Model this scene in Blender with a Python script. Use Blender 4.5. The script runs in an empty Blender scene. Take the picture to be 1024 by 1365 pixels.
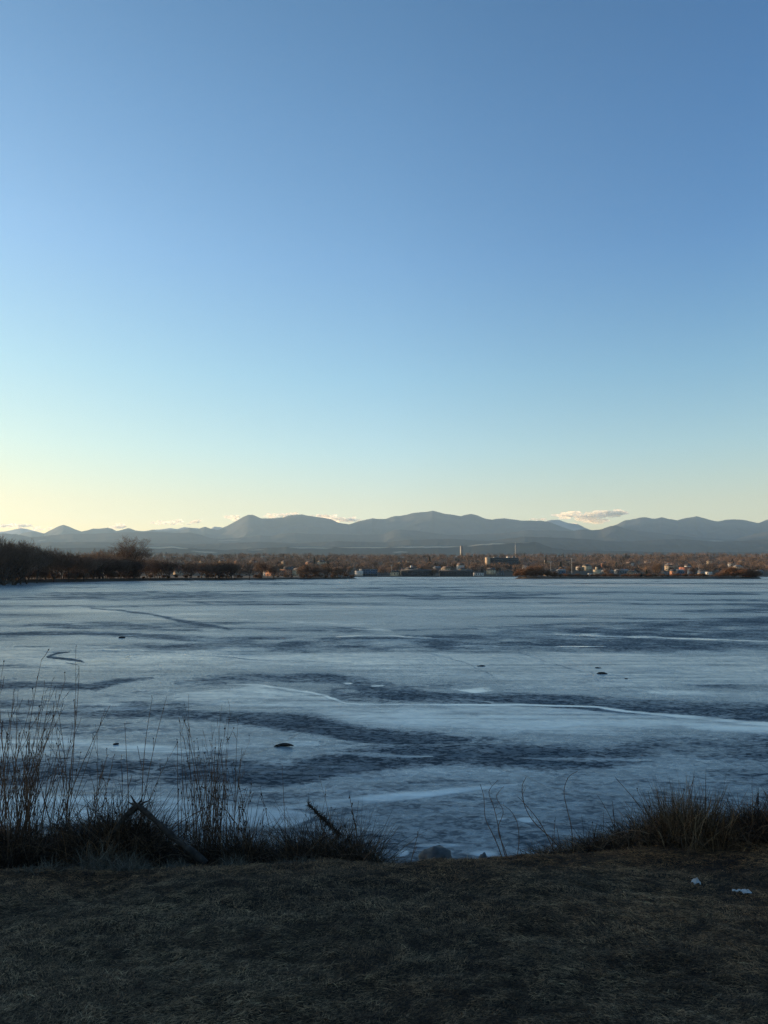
import bpy, math, random
import numpy as np
S = bpy.context.scene
COL = S.collection
R = math.radians
rng = np.random.default_rng(11)
random.seed(5)

# ---------------------------------------------------------------- camera
H0 = 1.6                      # eye above the bank
ICE = -1.6                    # ice level
PITCH = 4.65
cam = bpy.data.cameras.new('camera')
camo = bpy.data.objects.new('camera', cam)
COL.objects.link(camo)
camo.location = (0, 0, H0)
camo.rotation_euler = (R(90 + PITCH), 0, 0)
cam.sensor_fit = 'VERTICAL'
cam.sensor_height = 24
cam.lens = 1026 / 1365 * 24
cam.clip_start = 0.05
cam.clip_end = 120000
S.camera = camo

# ---------------------------------------------------------------- sky and sun
SUN_EL, SUN_AZ = 4.0, -68.0
w = bpy.data.worlds.new('World')
S.world = w
w.use_nodes = True
nt = w.node_tree
bg = nt.nodes['Background']
sky = nt.nodes.new('ShaderNodeTexSky')
sky.sky_type = 'NISHITA'
sky.sun_disc = False
sky.sun_elevation = R(SUN_EL)
sky.sun_rotation = R(SUN_AZ)
sky.altitude = 1600
sky.air_density = 1.0
sky.dust_density = 1.4
sky.ozone_density = 2.0
tint = nt.nodes.new('ShaderNodeMix')
tint.data_type = 'RGBA'
tint.blend_type = 'MULTIPLY'
tint.inputs[0].default_value = 1
# clear winter dusk air: warmer low down, deeper blue overhead
stc = nt.nodes.new('ShaderNodeTexCoord')
ssx = nt.nodes.new('ShaderNodeSeparateXYZ')
nt.links.new(stc.outputs['Generated'], ssx.inputs[0])
srmp = nt.nodes.new('ShaderNodeValToRGB')
for k_, (p_, c_) in enumerate([(0.0, (1.38, 0.99, 0.73)), (0.09, (1.44, 1.015, 0.77)), (0.157, (1.34, 1.15, 0.97)), (0.25, (1.18, 1.19, 1.09)), (0.38, (1.02, 1.13, 1.19)), (0.52, (0.85, 1.04, 1.15)), (0.62, (0.72, 0.95, 1.08))]):
    e_ = srmp.color_ramp.elements[k_] if k_ < 2 else srmp.color_ramp.elements.new(p_)
    e_.position = p_
    e_.color = (*c_, 1)
nt.links.new(ssx.outputs[2], srmp.inputs[0])
# and the change from the sunset side to the far side
def rampx(stops):
    r_ = nt.nodes.new('ShaderNodeValToRGB')
    for k_, (p_, c_) in enumerate(stops):
        e_ = r_.color_ramp.elements[k_] if k_ < 2 else r_.color_ramp.elements.new(p_)
        e_.position = p_
        e_.color = (*c_, 1)
    return r_
smz = nt.nodes.new('ShaderNodeMapRange')
smz.inputs[1].default_value = 0.08
smz.inputs[2].default_value = 0.40
nt.links.new(ssx.outputs[2], smz.inputs[0])
sxp = nt.nodes.new('ShaderNodeMath')
sxp.operation = 'ADD'
sxp.inputs[1].default_value = 0.5
nt.links.new(ssx.outputs[0], sxp.inputs[0])
rhi = rampx([(0.12, (1.12, 1.02, 0.95)), (0.5, (1, 1, 1)), (0.88, (0.66, 0.80, 0.92))])
rlo = rampx([(0.05, (0.84, 0.80, 0.68)), (0.5, (1, 1, 1)), (0.95, (1.0, 1.0, 0.98))])
nt.links.new(sxp.outputs[0], rhi.inputs[0])
nt.links.new(sxp.outputs[0], rlo.inputs[0])
sm1 = nt.nodes.new('ShaderNodeMix')
sm1.data_type = 'RGBA'
nt.links.new(smz.outputs[0], sm1.inputs[0])
nt.links.new(rlo.outputs[0], sm1.inputs[6])
nt.links.new(rhi.outputs[0], sm1.inputs[7])
sm2 = nt.nodes.new('ShaderNodeMix')
sm2.data_type = 'RGBA'
sm2.blend_type = 'MULTIPLY'
sm2.inputs[0].default_value = 1
nt.links.new(srmp.outputs[0], sm2.inputs[6])
nt.links.new(sm1.outputs[2], sm2.inputs[7])
nt.links.new(sm2.outputs[2], tint.inputs[7])
nt.links.new(sky.outputs[0], tint.inputs[6])
nt.links.new(tint.outputs[2], bg.inputs[0])
bg.inputs[1].default_value = 0.15
sun = bpy.data.lights.new('sun', 'SUN')
sun.energy = 5.0
sun.angle = R(0.6)
sun.color = (1.0, 0.72, 0.45)
suno = bpy.data.objects.new('sun', sun)
COL.objects.link(suno)
suno.rotation_euler = (R(90 - SUN_EL), 0, R(-SUN_AZ + 180))
S.view_settings.view_transform = 'Standard'
S.view_settings.look = 'None'
S.view_settings.exposure = 1.32
S.view_settings.gamma = 1
S.cycles.use_denoising = True
S.cycles.denoising_prefilter = 'NONE'
S.cycles.max_bounces = 8
S.cycles.transparent_max_bounces = 24
S.cycles.volume_bounces = 1

# ---------------------------------------------------------------- helpers
TP = R(PITCH)


def ray(px, py):
    u = (px - 512) / 1026.0
    v = -(py - 682.5) / 1026.0
    return np.array([u, math.cos(TP) - v * math.sin(TP), math.sin(TP) + v * math.cos(TP)])


def at(px, py, Y):
    d = ray(px, py)
    return np.array([0, 0, H0]) + d * (Y / d[1])


def on_plane(px, py, z):
    d = ray(px, py)
    return np.array([0, 0, H0]) + d * ((z - H0) / d[2])


def make_mesh(name, V, faces, mats, cols=None, smooth=False, attrs=None, midx=None):
    """faces: list of int arrays (n,k)"""
    me = bpy.data.meshes.new(name)
    V = np.asarray(V, dtype=np.float32)
    me.vertices.add(len(V))
    me.vertices.foreach_set('co', V.ravel())
    faces = [np.asarray(f, dtype=np.int32) for f in faces if len(f)]
    nl = sum(f.size for f in faces)
    nf = sum(len(f) for f in faces)
    me.loops.add(nl)
    me.polygons.add(nf)
    me.loops.foreach_set('vertex_index', np.concatenate([f.ravel() for f in faces]))
    tot = np.concatenate([np.full(len(f), f.shape[1], dtype=np.int32) for f in faces])
    st = np.concatenate([[0], np.cumsum(tot)[:-1]]).astype(np.int32)
    me.polygons.foreach_set('loop_start', st)
    me.polygons.foreach_set('loop_total', tot)
    if smooth:
        me.polygons.foreach_set('use_smooth', np.ones(nf, dtype=bool))
    if midx is not None:
        me.polygons.foreach_set('material_index', np.asarray(midx, dtype=np.int32))
    me.update(calc_edges=True)
    if cols is not None:
        a = me.color_attributes.new('Col', 'FLOAT_COLOR', 'POINT')
        c = np.ones((len(V), 4), dtype=np.float32)
        c[:, :3] = cols
        a.data.foreach_set('color', c.ravel())
    for k, arr in (attrs or {}).items():
        a = me.attributes.new(k, 'FLOAT', 'POINT')
        a.data.foreach_set('value', np.asarray(arr, dtype=np.float32))
    for m in (mats if isinstance(mats, (list, tuple)) else [mats]):
        me.materials.append(m)
    return me


def obj(name, me, parent=None, loc=None, label=None, cat=None, group=None, kind=None, rz=0):
    o = bpy.data.objects.new(name, me)
    COL.objects.link(o)
    if parent is not None:
        o.parent = parent
    if loc is not None:
        o.location = loc
    if rz:
        o.rotation_euler = (0, 0, rz)
    return tag(o, label, cat, group, kind)


def tag(o, label=None, cat=None, group=None, kind=None):
    if label:
        o['label'] = label
    if cat:
        o['category'] = cat
    if group:
        o['group'] = group
    if kind:
        o['kind'] = kind
    return o


def copy_tree(root, loc, rz=0, sc=None, label=None, group=None):
    c = root.copy()
    COL.objects.link(c)
    c.location = loc
    c.rotation_euler = (0, 0, rz)
    if sc is not None:
        c.scale = sc
    if label:
        c['label'] = label
    if group:
        c['group'] = group
    for ch in root.children:
        d = ch.copy()
        COL.objects.link(d)
        d.parent = c
    return c


# value noise
_perm = rng.random((256, 256))


def vnoise(x, y):
    x = np.asarray(x, dtype=np.float64)
    y = np.asarray(y, dtype=np.float64)
    xi = np.floor(x).astype(np.int64)
    yi = np.floor(y).astype(np.int64)
    fx = x - xi
    fy = y - yi
    fx = fx * fx * (3 - 2 * fx)
    fy = fy * fy * (3 - 2 * fy)
    g = lambda a, b: _perm[a & 255, b & 255]
    return (g(xi, yi) * (1 - fx) + g(xi + 1, yi) * fx) * (1 - fy) + (g(xi, yi + 1) * (1 - fx) + g(xi + 1, yi + 1) * fx) * fy


def fbm(x, y, o=4, gain=0.5):
    s = 0
    a = 1
    t = 0
    for k in range(o):
        s = s + a * (vnoise(x * 2 ** k + 17.3 * k, y * 2 ** k + 5.1 * k) - 0.5)
        t += a
        a *= gain
    return s / t * 2       # about -1..1


def sstep(a, b, x):
    t = np.clip((x - a) / (b - a), 0, 1)
    return t * t * (3 - 2 * t)


# ---------------------------------------------------------------- materials
def nmat(name):
    m = bpy.data.materials.new(name)
    m.use_nodes = True
    return m, m.node_tree, m.node_tree.nodes['Principled BSDF']


def N(nt, t, **kw):
    n = nt.nodes.new(t)
    for k, v in kw.items():
        setattr(n, k, v)
    return n


def noise_mat(name, c1, c2, scale, rough=0.85, bump=0.0, detail=5, attr=False, spec=0.3, coord='Object', bscale=None, bdist=0.02):
    m, nt, b = nmat(name)
    tc = N(nt, 'ShaderNodeTexCoord')
    no = N(nt, 'ShaderNodeTexNoise')
    no.inputs['Scale'].default_value = scale
    no.inputs['Detail'].default_value = detail
    nt.links.new(tc.outputs[coord], no.inputs['Vector'])
    r = N(nt, 'ShaderNodeValToRGB')
    r.color_ramp.elements[0].position = 0.3
    r.color_ramp.elements[0].color = (*c1, 1)
    r.color_ramp.elements[1].position = 0.7
    r.color_ramp.elements[1].color = (*c2, 1)
    nt.links.new(no.outputs[0], r.inputs[0])
    out = r.outputs[0]
    if attr:
        a = N(nt, 'ShaderNodeAttribute', attribute_name='Col')
        mx = N(nt, 'ShaderNodeMix', data_type='RGBA', blend_type='MULTIPLY')
        mx.inputs[0].default_value = 1
        nt.links.new(out, mx.inputs[6])
        nt.links.new(a.outputs[0], mx.inputs[7])
        out = mx.outputs[2]
    nt.links.new(out, b.inputs['Base Color'])
    b.inputs['Roughness'].default_value = rough
    b.inputs['Specular IOR Level'].default_value = spec
    if bump:
        bn = N(nt, 'ShaderNodeTexNoise')
        bn.inputs['Scale'].default_value = bscale or scale * 4
        bn.inputs['Detail'].default_value = 8
        nt.links.new(tc.outputs[coord], bn.inputs['Vector'])
        bp = N(nt, 'ShaderNodeBump')
        bp.inputs['Strength'].default_value = bump
        bp.inputs['Distance'].default_value = bdist
        nt.links.new(bn.outputs[0], bp.inputs['Height'])
        nt.links.new(bp.outputs[0], b.inputs['Normal'])
    return m


def rand_mat(name, c1, c2, rough=0.9, spec=0.2):
    """colour differs a little from one object to the next"""
    m, nt, b = nmat(name)
    oi = N(nt, 'ShaderNodeObjectInfo')
    mx = N(nt, 'ShaderNodeMix', data_type='RGBA')
    mx.inputs[6].default_value = (*c1, 1)
    mx.inputs[7].default_value = (*c2, 1)
    nt.links.new(oi.outputs['Random'], mx.inputs[0])
    nt.links.new(mx.outputs[2], b.inputs['Base Color'])
    b.inputs['Roughness'].default_value = rough
    b.inputs['Specular IOR Level'].default_value = spec
    return m


M = {}
M['bark'] = noise_mat('dark_bark', (0.045, 0.034, 0.027), (0.09, 0.07, 0.055), 3.0, 0.95, 0.4)
M['twig'] = rand_mat('brown_twig', (0.10, 0.065, 0.043), (0.23, 0.15, 0.098))
M['twig_rust'] = rand_mat('rust_twig', (0.15, 0.075, 0.04), (0.20, 0.11, 0.06))
M['twig_far'] = rand_mat('far_twig', (0.06, 0.040, 0.028), (0.28, 0.185, 0.125))
M['needle'] = rand_mat('evergreen_needle', (0.018, 0.026, 0.018), (0.035, 0.045, 0.03))
M['leaf_attr'] = noise_mat('dry_plant', (0.8, 0.8, 0.8), (1.2, 1.2, 1.2), 3.0, 0.85, attr=True, spec=0.2)

# ---------------------------------------------------------------- the lake outline (metres, seen from above)
LAKE = np.array([(-60, 8.5), (-110, 60), (-150, 150), (-150, 205), (-117, 234), (-128, 262), (-141, 300), (-137, 330), (-131, 372), (-125, 410),
                 (-93, 450), (-57, 521), (-36, 560), (-20, 597), (-32, 625), (-60, 680), (-60, 1050), (-36, 1094), (60, 1090), (180, 1098), (300, 1090),
                 (420, 1097), (560, 1080), (760, 900), (520, 400), (150, 40), (60, 8.5)], dtype=float)
ISLE = np.array([(98, 597), (108, 588), (140, 584), (190, 586), (240, 584), (288, 590), (293, 597), (284, 610), (240, 630), (150, 628), (108, 612)], dtype=float)


def sdist(poly, x, y):
    """signed distance, positive inside"""
    x = np.asarray(x, float)
    y = np.asarray(y, float)
    d = np.full(x.shape, 1e9)
    ins = np.zeros(x.shape, bool)
    n = len(poly)
    for i in range(n):
        ax, ay = poly[i]
        bx, by = poly[(i + 1) % n]
        ex, ey = bx - ax, by - ay
        t = np.clip(((x - ax) * ex + (y - ay) * ey) / (ex * ex + ey * ey), 0, 1)
        dd = np.hypot(x - ax - t * ex, y - ay - t * ey)
        d = np.minimum(d, dd)
        c = ((ay > y) != (by > y))
        with np.errstate(divide='ignore', invalid='ignore'):
            c &= x < (bx - ax) * (y - ay) / (by - ay) + ax if by != ay else False
        ins ^= c
    return np.where(ins, d, -d)


EDGE_X = [-6, -3.5, -2.5, -1.0, 0.0, 0.6, 1.2, 2.2, 3.5, 7]
EDGE_Y = [5.55, 5.8, 5.95, 6.1, 6.15, 6.2, 6.35, 6.55, 6.75, 7.0]


def bank(x, y):
    e = np.interp(x, EDGE_X, EDGE_Y) + 0.05 * fbm(x * 1.7 + 3, y * 0 + 2, 3)
    yy = np.minimum(y, e)
    z = -0.1 * np.maximum(yy, -3)
    t = np.maximum(y - e + 0.15, 0)
    z = z - np.where(t < 0.3, t * t * 0.85, 0.0765 + (t - 0.3) * 0.51)
    z = np.maximum(z, -2.3)
    r = np.hypot(x, y)
    z = z + 0.045 * fbm(x * 0.9, y * 0.9, 2) + 0.03 * fbm(x * 2.6, y * 2.6, 3) + 0.012 * fbm(x * 8 + 3, y * 8, 2)
    return z


def zfun(x, y):
    x = np.asarray(x, float)
    y = np.asarray(y, float)
    d = sdist(LAKE, x, y)
    di = sdist(ISLE, x, y)
    land = ICE + np.clip(-d * 0.35, 0, 1.25)
    rise = np.clip(y - 1130, 0, 1230) * 0.0445
    back = np.clip((y - 2360) / 2500, 0, 1)
    rise = rise * (1 - back) + 22 * back
    rise = rise * (1 + 0.10 * fbm(x / 420, y / 900, 2)) * sstep(0, 60, y - 1130)
    land = land + rise + 0.25 * fbm(x / 30, y / 30, 3)
    bed = ICE - np.clip(d * 0.15, 0, 1.2) - 0.05
    z = np.where(d > 0, bed, land)
    isl = ICE + np.clip(di * 0.55, 0, 1.5) + np.where(di > 0, 0.15 * fbm(x / 8, y / 8, 3), 0)
    z = np.where(di > 0, isl, z)
    nb = (1 - sstep(45, 62, np.abs(x))) * (y < 14)
    return np.where(nb > 0, bank(x, y) * nb + z * (1 - nb), z)


# ---------------------------------------------------------------- ground
def build_ground():
    front = np.concatenate([np.arange(-36, 36.01, 0.13)])
    side1 = np.arange(36.5, 90, 0.8)
    backa = np.arange(92, 268, 4.0)
    side2 = np.arange(-89.5, -36.2, 0.8)
    ang = np.concatenate([side2, front, side1, backa])
    ang = np.radians(ang)
    r = np.concatenate([[0.02, 0.3, 0.8, 1.4], np.arange(1.8, 10, 0.035), np.geomspace(10.1, 46000, 430)])
    XM, Y0, Y1 = 22800, -6000, 33400
    A, RR = np.meshgrid(ang, r)
    X = np.clip(RR * np.sin(A), -XM, XM)
    Y = np.clip(RR * np.cos(A), Y0, Y1)
    Z = zfun(X, Y)
    nr, na = X.shape
    V = np.stack([X, Y, Z], -1).reshape(-1, 3)
    i = np.arange(nr - 1)[:, None] * na
    j = np.arange(na)[None, :]
    j2 = (j + 1) % na
    F = np.stack([i + j, i + j2, i + na + j2, i + na + j], -1).reshape(-1, 4)
    m, nt, b = nmat('bank_soil_and_turf')
    g = N(nt, 'ShaderNodeNewGeometry')
    n1 = N(nt, 'ShaderNodeTexNoise')
    n1.inputs['Scale'].default_value = 0.9
    n1.inputs['Detail'].default_value = 9
    n2 = N(nt, 'ShaderNodeTexNoise')
    n2.inputs['Scale'].default_value = 40
    n2.inputs['Detail'].default_value = 6
    nt.links.new(g.outputs['Position'], n1.inputs['Vector'])
    nt.links.new(g.outputs['Position'], n2.inputs['Vector'])
    r1 = N(nt, 'ShaderNodeValToRGB')
    cr = r1.color_ramp
    cr.elements[0].position = 0.35
    cr.elements[0].color = (0.013, 0.009, 0.006, 1)
    cr.elements[1].position = 0.65
    cr.elements[1].color = (0.038, 0.027, 0.017, 1)
    nt.links.new(n1.outputs[0], r1.inputs[0])
    mx = N(nt, 'ShaderNodeMix', data_type='RGBA', blend_type='MULTIPLY')
    mx.inputs[0].default_value = 0.8
    r2 = N(nt, 'ShaderNodeValToRGB')
    r2.color_ramp.elements[0].position = 0.3
    r2.color_ramp.elements[0].color = (0.25, 0.25, 0.25, 1)
    r2.color_ramp.elements[1].position = 0.7
    nt.links.new(n2.outputs[0], r2.inputs[0])
    nt.links.new(r1.outputs[0], mx.inputs[6])
    nt.links.new(r2.outputs[0], mx.inputs[7])
    # far side: dry winter grass between the trees
    sep = N(nt, 'ShaderNodeSeparateXYZ')
    nt.links.new(g.outputs['Position'], sep.inputs[0])
    mr = N(nt, 'ShaderNodeMapRange')
    mr.inputs[1].default_value = 60
    mr.inputs[2].default_value = 200
    nt.links.new(sep.outputs[1], mr.inputs[0])
    n3 = N(nt, 'ShaderNodeTexNoise')
    n3.inputs['Scale'].default_value = 0.02
    n3.inputs['Detail'].default_value = 6
    nt.links.new(g.outputs['Position'], n3.inputs['Vector'])
    r3 = N(nt, 'ShaderNodeValToRGB')
    r3.color_ramp.elements[0].position = 0.35
    r3.color_ramp.elements[0].color = (0.06, 0.045, 0.03, 1)
    r3.color_ramp.elements[1].position = 0.7
    r3.color_ramp.elements[1].color = (0.10, 0.078, 0.055, 1)
    nt.links.new(n3.outputs[0], r3.inputs[0])
    m2 = N(nt, 'ShaderNodeMix', data_type='RGBA')
    nt.links.new(mr.outputs[0], m2.inputs[0])
    nt.links.new(mx.outputs[2], m2.inputs[6])
    nt.links.new(r3.outputs[0], m2.inputs[7])
    nt.links.new(m2.outputs[2], b.inputs['Base Color'])
    b.inputs['Roughness'].default_value = 0.95
    b.inputs['Specular IOR Level'].default_value = 0.15
    bp = N(nt, 'ShaderNodeBump')
    bp.inputs['Strength'].default_value = 0.8
    bp.inputs['Distance'].default_value = 0.02
    nt.links.new(n2.outputs[0], bp.inputs['Height'])
    nt.links.new(bp.outputs[0], b.inputs['Normal'])
    obj('ground', make_mesh('ground', V, [F], m, smooth=True), kind='structure')


build_ground()


# ---------------------------------------------------------------- frozen lake
def band(px, py, pts, soft=0.5, wob=0.0, wn=None):
    """pts: (x, y, halfwidth); returns 0..1"""
    p = np.array(pts, float)
    yc = np.interp(px, p[:, 0], p[:, 1])
    hw = np.interp(px, p[:, 0], p[:, 2], left=0, right=0)
    if wn is not None:
        yc = yc + wn * wob
    q = 1 - np.abs(py - yc) / np.maximum(hw, 1e-3)
    q = np.where(hw <= 0, -5, q)
    return sstep(0, soft, q)


def edge_sheet(px, py, top, bot, s_top=1.0, s_bot=10.0, wn=0, wob=3.0):
    """area between an upper and a lower outline, with its own edge softness"""
    t = np.array(top, float)
    b = np.array(bot, float)
    yt = np.interp(px, t[:, 0], t[:, 1]) + wn * wob
    yb = np.interp(px, b[:, 0], b[:, 1]) + wn * wob * 1.5
    inx = sstep(t[0, 0], t[0, 0] + 25, px) * (1 - sstep(t[-1, 0] - 25, t[-1, 0], px))
    if t[0, 0] <= 0:
        inx = 1 - sstep(t[-1, 0] - 25, t[-1, 0], px) if t[-1, 0] < 1024 else np.ones_like(px)
    elif t[-1, 0] >= 1024:
        inx = sstep(t[0, 0], t[0, 0] + 25, px)
    return inx * sstep(0, s_top, py - yt) * sstep(0, s_bot, yb - py)


def build_ice():
    rows = np.concatenate([[766.25, 766.6, 767.2, 768.2], np.arange(768.8, 800, 0.5), np.arange(800, 1178, 0.62), [1190, 1215]])
    D = 3.2 * 1026 / (rows - 766.0)      # distance along the view axis, close enough for laying out the rows
    cols = np.concatenate([np.linspace(-2.2, -0.54, 40)[:-1], np.linspace(-0.54, 0.54, 560), np.linspace(0.54, 2.2, 40)[1:]])
    U, DD = np.meshgrid(cols, D)
    X = U * DD
    Y = DD.copy()
    # true picture height of every point
    dz = ICE - H0
    f = Y * math.cos(TP) + dz * math.sin(TP)
    up = -Y * math.sin(TP) + dz * math.cos(TP)
    px = 512 + 1026 * X / f
    py = 682.5 - 1026 * up / f
    w1 = fbm(X / 6 + 9, Y / 6, 4)
    w2 = fbm(X / 1.4, Y / 1.4 + 40, 4)
    w3 = fbm(X / 30, Y / 45 + 11, 4)
    wn = w1 * 0.6 + w2 * 0.4
    near = sstep(800, 900, py)
    px0, py0 = px.copy(), py.copy()
    px = px + near * (26 * w1 + 12 * w2)
    py = py + near * (2.2 * w1 + 1.6 * w2 + 0.9 * fbm(X / 0.5, Y / 0.5, 3)) * (0.5 + 0.5 * sstep(900, 1050, py))
    dark = np.zeros_like(px)
    pale = np.zeros_like(px)
    wet = np.zeros_like(px)

    def D_(v, k=1.0):
        nonlocal dark
        dark = np.maximum(dark, np.clip(v, 0, 1) * k)

    def P_(v, k=1.0):
        nonlocal pale
        pale = np.maximum(pale, np.clip(v, 0, 1) * k)

    # far streaky ice
    far = 1 - sstep(862, 880, py)
    st = 0.6 * fbm(X / 120 + 3, Y / 70 + 7, 5, 0.7) + 0.6 * fbm(X / 40 + 13, Y / 20 + 7, 4, 0.7)
    st2 = fbm(X / 16, Y / 7 + 3, 5)
    mixn = np.where(py < 800, st, 0.55 * st + 0.45 * st2)
    D_(sstep(0.04, 0.24, mixn) * far, 0.7)
    P_(sstep(0.06, 0.28, -mixn) * far, 0.8)  # pale streaks: horizon reflection put into the ice colour
    D_(band(px, py, [(-400, 848, 7), (0, 846, 7), (110, 844, 5), (260, 851, 7), (420, 852, 9), (600, 850, 8), (760, 862, 6), (900, 858, 8), (1024, 862, 8), (1500, 866, 8)], 0.9, 4, w3), 0.85)
    D_(band(px, py, [(300, 838, 2), (450, 836, 4), (520, 840, 3), (640, 838, 1)], 0.9, 3, w3), 0.6)
    D_(band(px, py, [(0, 821, 1.5), (40, 822, 2), (80, 823, 1)], 0.9, 1, w3), 0.6)
    for pts, k in [([(440, 849, .6), (480, 847, 1.5), (540, 848, 1.2), (580, 850, .5)], .9),
                   ([(735, 846, .6), (820, 848, 1.6), (900, 851, 2.0), (1024, 855, 1.8), (1300, 860, 1.5)], 1.0),
                   ([(585, 862, .5), (640, 861, 1.1), (740, 862, 1.2), (812, 861, .6)], .85),
                   ([(500, 866, .5), (560, 866.5, 1.2), (680, 867, .8)], .7),
                   ([(690, 867, .5), (740, 870, 1.8), (800, 873, 1.2), (840, 873, .5)], .9),
                   ([(900, 876, .6), (960, 878, 1.8), (1024, 879, 2.6), (1200, 880, 2)], .7),
                   ([(470, 838, .5), (500, 840, 2.4), (518, 841, 1.5)], .8),
                   ([(320, 826, .5), (380, 828, 1.3), (450, 832, .6)], .8),
                   ([(740, 834, .5), (790, 835, 1.2), (860, 832, .5)], .6),
                   ([(860, 812, .4), (900, 813, 1.0), (950, 812, .4)], .7),
                   ([(720, 824, .4), (760, 825, .9), (800, 825, .4)], .7),
                   ([(600, 833, .4), (640, 834, .9), (690, 834, .4)], .7),
                   ([(90, 843, .4), (140, 843, 1.2), (200, 842, .4)], .6),
                   ([(165, 847, .4), (250, 849, 1.0), (330, 852, .4)], .4)]:
        P_(band(px, py, pts, 0.9, 2.0, w2) * (0.5 + 0.7 * np.clip(fbm(X / 5, Y / 5, 3) + 0.3, 0, 1)), k * 0.9)
    # the smooth sheets and the rough dark ice between them
    rough = 0.5 + 0.5 * w2
    D_(band(px, py, [(230, 912, 2), (300, 905, 5), (380, 903, 8), (440, 905, 11), (500, 918, 15), (560, 928, 11), (620, 936, 6), (660, 938, 2)], 0.55, 5, wn), 0.82)
    D_(band(px, py, [(-300, 910, 12), (0, 912, 12), (60, 912, 9), (130, 915, 9), (170, 906, 6), (205, 904, 3)], 0.8, 9, wn), 0.7)
    D_(band(px, py, [(512, 920, 2), (600, 927, 5), (700, 930, 10), (800, 938, 14), (900, 944, 14), (1024, 950, 17), (1500, 960, 20)], 0.55, 6, wn), 0.8)
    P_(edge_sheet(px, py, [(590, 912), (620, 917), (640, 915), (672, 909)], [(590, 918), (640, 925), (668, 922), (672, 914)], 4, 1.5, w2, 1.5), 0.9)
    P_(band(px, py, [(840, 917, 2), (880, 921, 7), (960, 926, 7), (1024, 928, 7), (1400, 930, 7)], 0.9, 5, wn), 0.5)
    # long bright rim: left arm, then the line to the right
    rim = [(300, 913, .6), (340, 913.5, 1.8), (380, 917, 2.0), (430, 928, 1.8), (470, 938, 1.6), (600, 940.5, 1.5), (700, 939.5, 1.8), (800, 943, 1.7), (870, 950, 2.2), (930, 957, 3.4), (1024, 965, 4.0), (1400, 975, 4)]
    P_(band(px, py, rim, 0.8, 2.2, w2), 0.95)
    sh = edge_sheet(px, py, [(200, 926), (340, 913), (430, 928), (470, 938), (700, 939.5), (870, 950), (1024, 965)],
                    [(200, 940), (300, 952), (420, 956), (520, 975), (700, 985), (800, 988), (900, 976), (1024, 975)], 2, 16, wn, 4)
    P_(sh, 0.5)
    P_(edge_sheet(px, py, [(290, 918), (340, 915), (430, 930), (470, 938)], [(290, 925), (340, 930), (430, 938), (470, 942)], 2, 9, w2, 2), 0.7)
    # dark rough bands
    D_(band(px, py, [(-300, 950, 18), (0, 945, 17), (100, 948, 14), (200, 951, 11), (300, 955, 11), (420, 962, 17), (500, 978, 15), (600, 985, 10), (640, 985, 4)], 0.7, 9, wn), 0.85)
    D_(band(px, py, [(-300, 1030, 26), (0, 1028, 25), (150, 1024, 22), (300, 1026, 24), (400, 1030, 24), (500, 1008, 26), (620, 1002, 22), (800, 1010, 24), (900, 1002, 26), (1024, 998, 30), (1500, 1000, 30)], 0.8, 12, wn), 0.9)
    P_(band(px, py, [(-200, 985, 8), (60, 985, 10), (150, 992, 9), (200, 996, 8), (260, 1000, 4), (300, 996, 6), (380, 990, 9), (440, 990, 4)], 0.7, 7, wn), 0.6)
    P_(band(px, py, [(150, 1000, 1), (210, 1002.5, 2.2), (300, 1000, 1.2)], 0.8, 2, w2), 0.7)
    P_(band(px, py, [(330, 992, .5), (350, 995.5, 2), (395, 997, 2.2), (420, 993, .6)], 0.8, 2, w2), 0.7)
    P_(band(px, py, [(440, 1003, 1), (500, 1005, 5), (560, 1008, 3), (590, 1008, 1)], 0.9, 4, wn), 0.5)
    P_(band(px, py, [(700, 1010, 1), (760, 1012, 6), (830, 1013, 4), (860, 1013, 1)], 0.9, 4, wn), 0.35)
    # pale patches near the shore; left one is sky reflection put into the colour
    P_(band(px, py, [(-200, 1085, 26), (60, 1080, 26), (230, 1078, 22), (330, 1087, 20), (400, 1090, 16), (425, 1088, 5)], 0.5, 6, wn), 0.78)
    P_(band(px, py, [(380, 1076, 2), (440, 1072, 8), (500, 1066, 9), (560, 1060, 7), (640, 1050, 4), (700, 1045, 2)], 0.6, 6, wn), 0.62)
    for cx, cy, rx, ry, k in ((675, 1092, 14, 2.5, .8), (712, 1094, 16, 4, .9), (655, 1138, 30, 8, .9), (548, 1138, 12, 6, .7), (600, 1128, 60, 4, .5),
                              (520, 1112, 26, 3, .35), (880, 923, 10, 2, .7), (500, 914, 10, 2, .8), (460, 911, 9, 1.6, .8), (815, 897, 9, 1.5, .8)):
        q = 1 - ((px - cx) / rx) ** 2 - ((py - cy) / ry) ** 2 + 0.9 * w2
        P_(sstep(0, 0.6, q), k)
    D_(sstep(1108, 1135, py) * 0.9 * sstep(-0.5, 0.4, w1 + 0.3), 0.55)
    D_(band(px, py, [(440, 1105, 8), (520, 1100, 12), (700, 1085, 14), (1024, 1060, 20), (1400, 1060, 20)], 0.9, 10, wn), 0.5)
    tex = 0.75 + 0.5 * fbm(X / 0.9, Y / 1.6 + 3, 4)
    pale = np.clip(pale * (0.8 + 0.45 * fbm(X / 2.2, Y / 1.2 + 5, 4)), 0, 1)
    dark = np.clip(dark * (0.78 + 0.75 * w2 + 0.5 * w1), 0, 1)
    D_(sstep(0.0, 0.5, fbm(X / 5 + 50, Y / 2.4, 5, 0.65)) * near, 0.6)
    P_(sstep(0.15, 0.6, fbm(X / 7 + 5, Y / 2.4 + 70, 5, 0.65)) * near, 0.5)
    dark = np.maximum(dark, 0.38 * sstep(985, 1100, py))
    P_(edge_sheet(px, py, [(0, 864), (300, 868), (520, 868), (1024, 872)], [(0, 890), (200, 900), (420, 893), (560, 915), (760, 925), (1024, 915)], 6, 14, wn, 5), 0.34)
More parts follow.
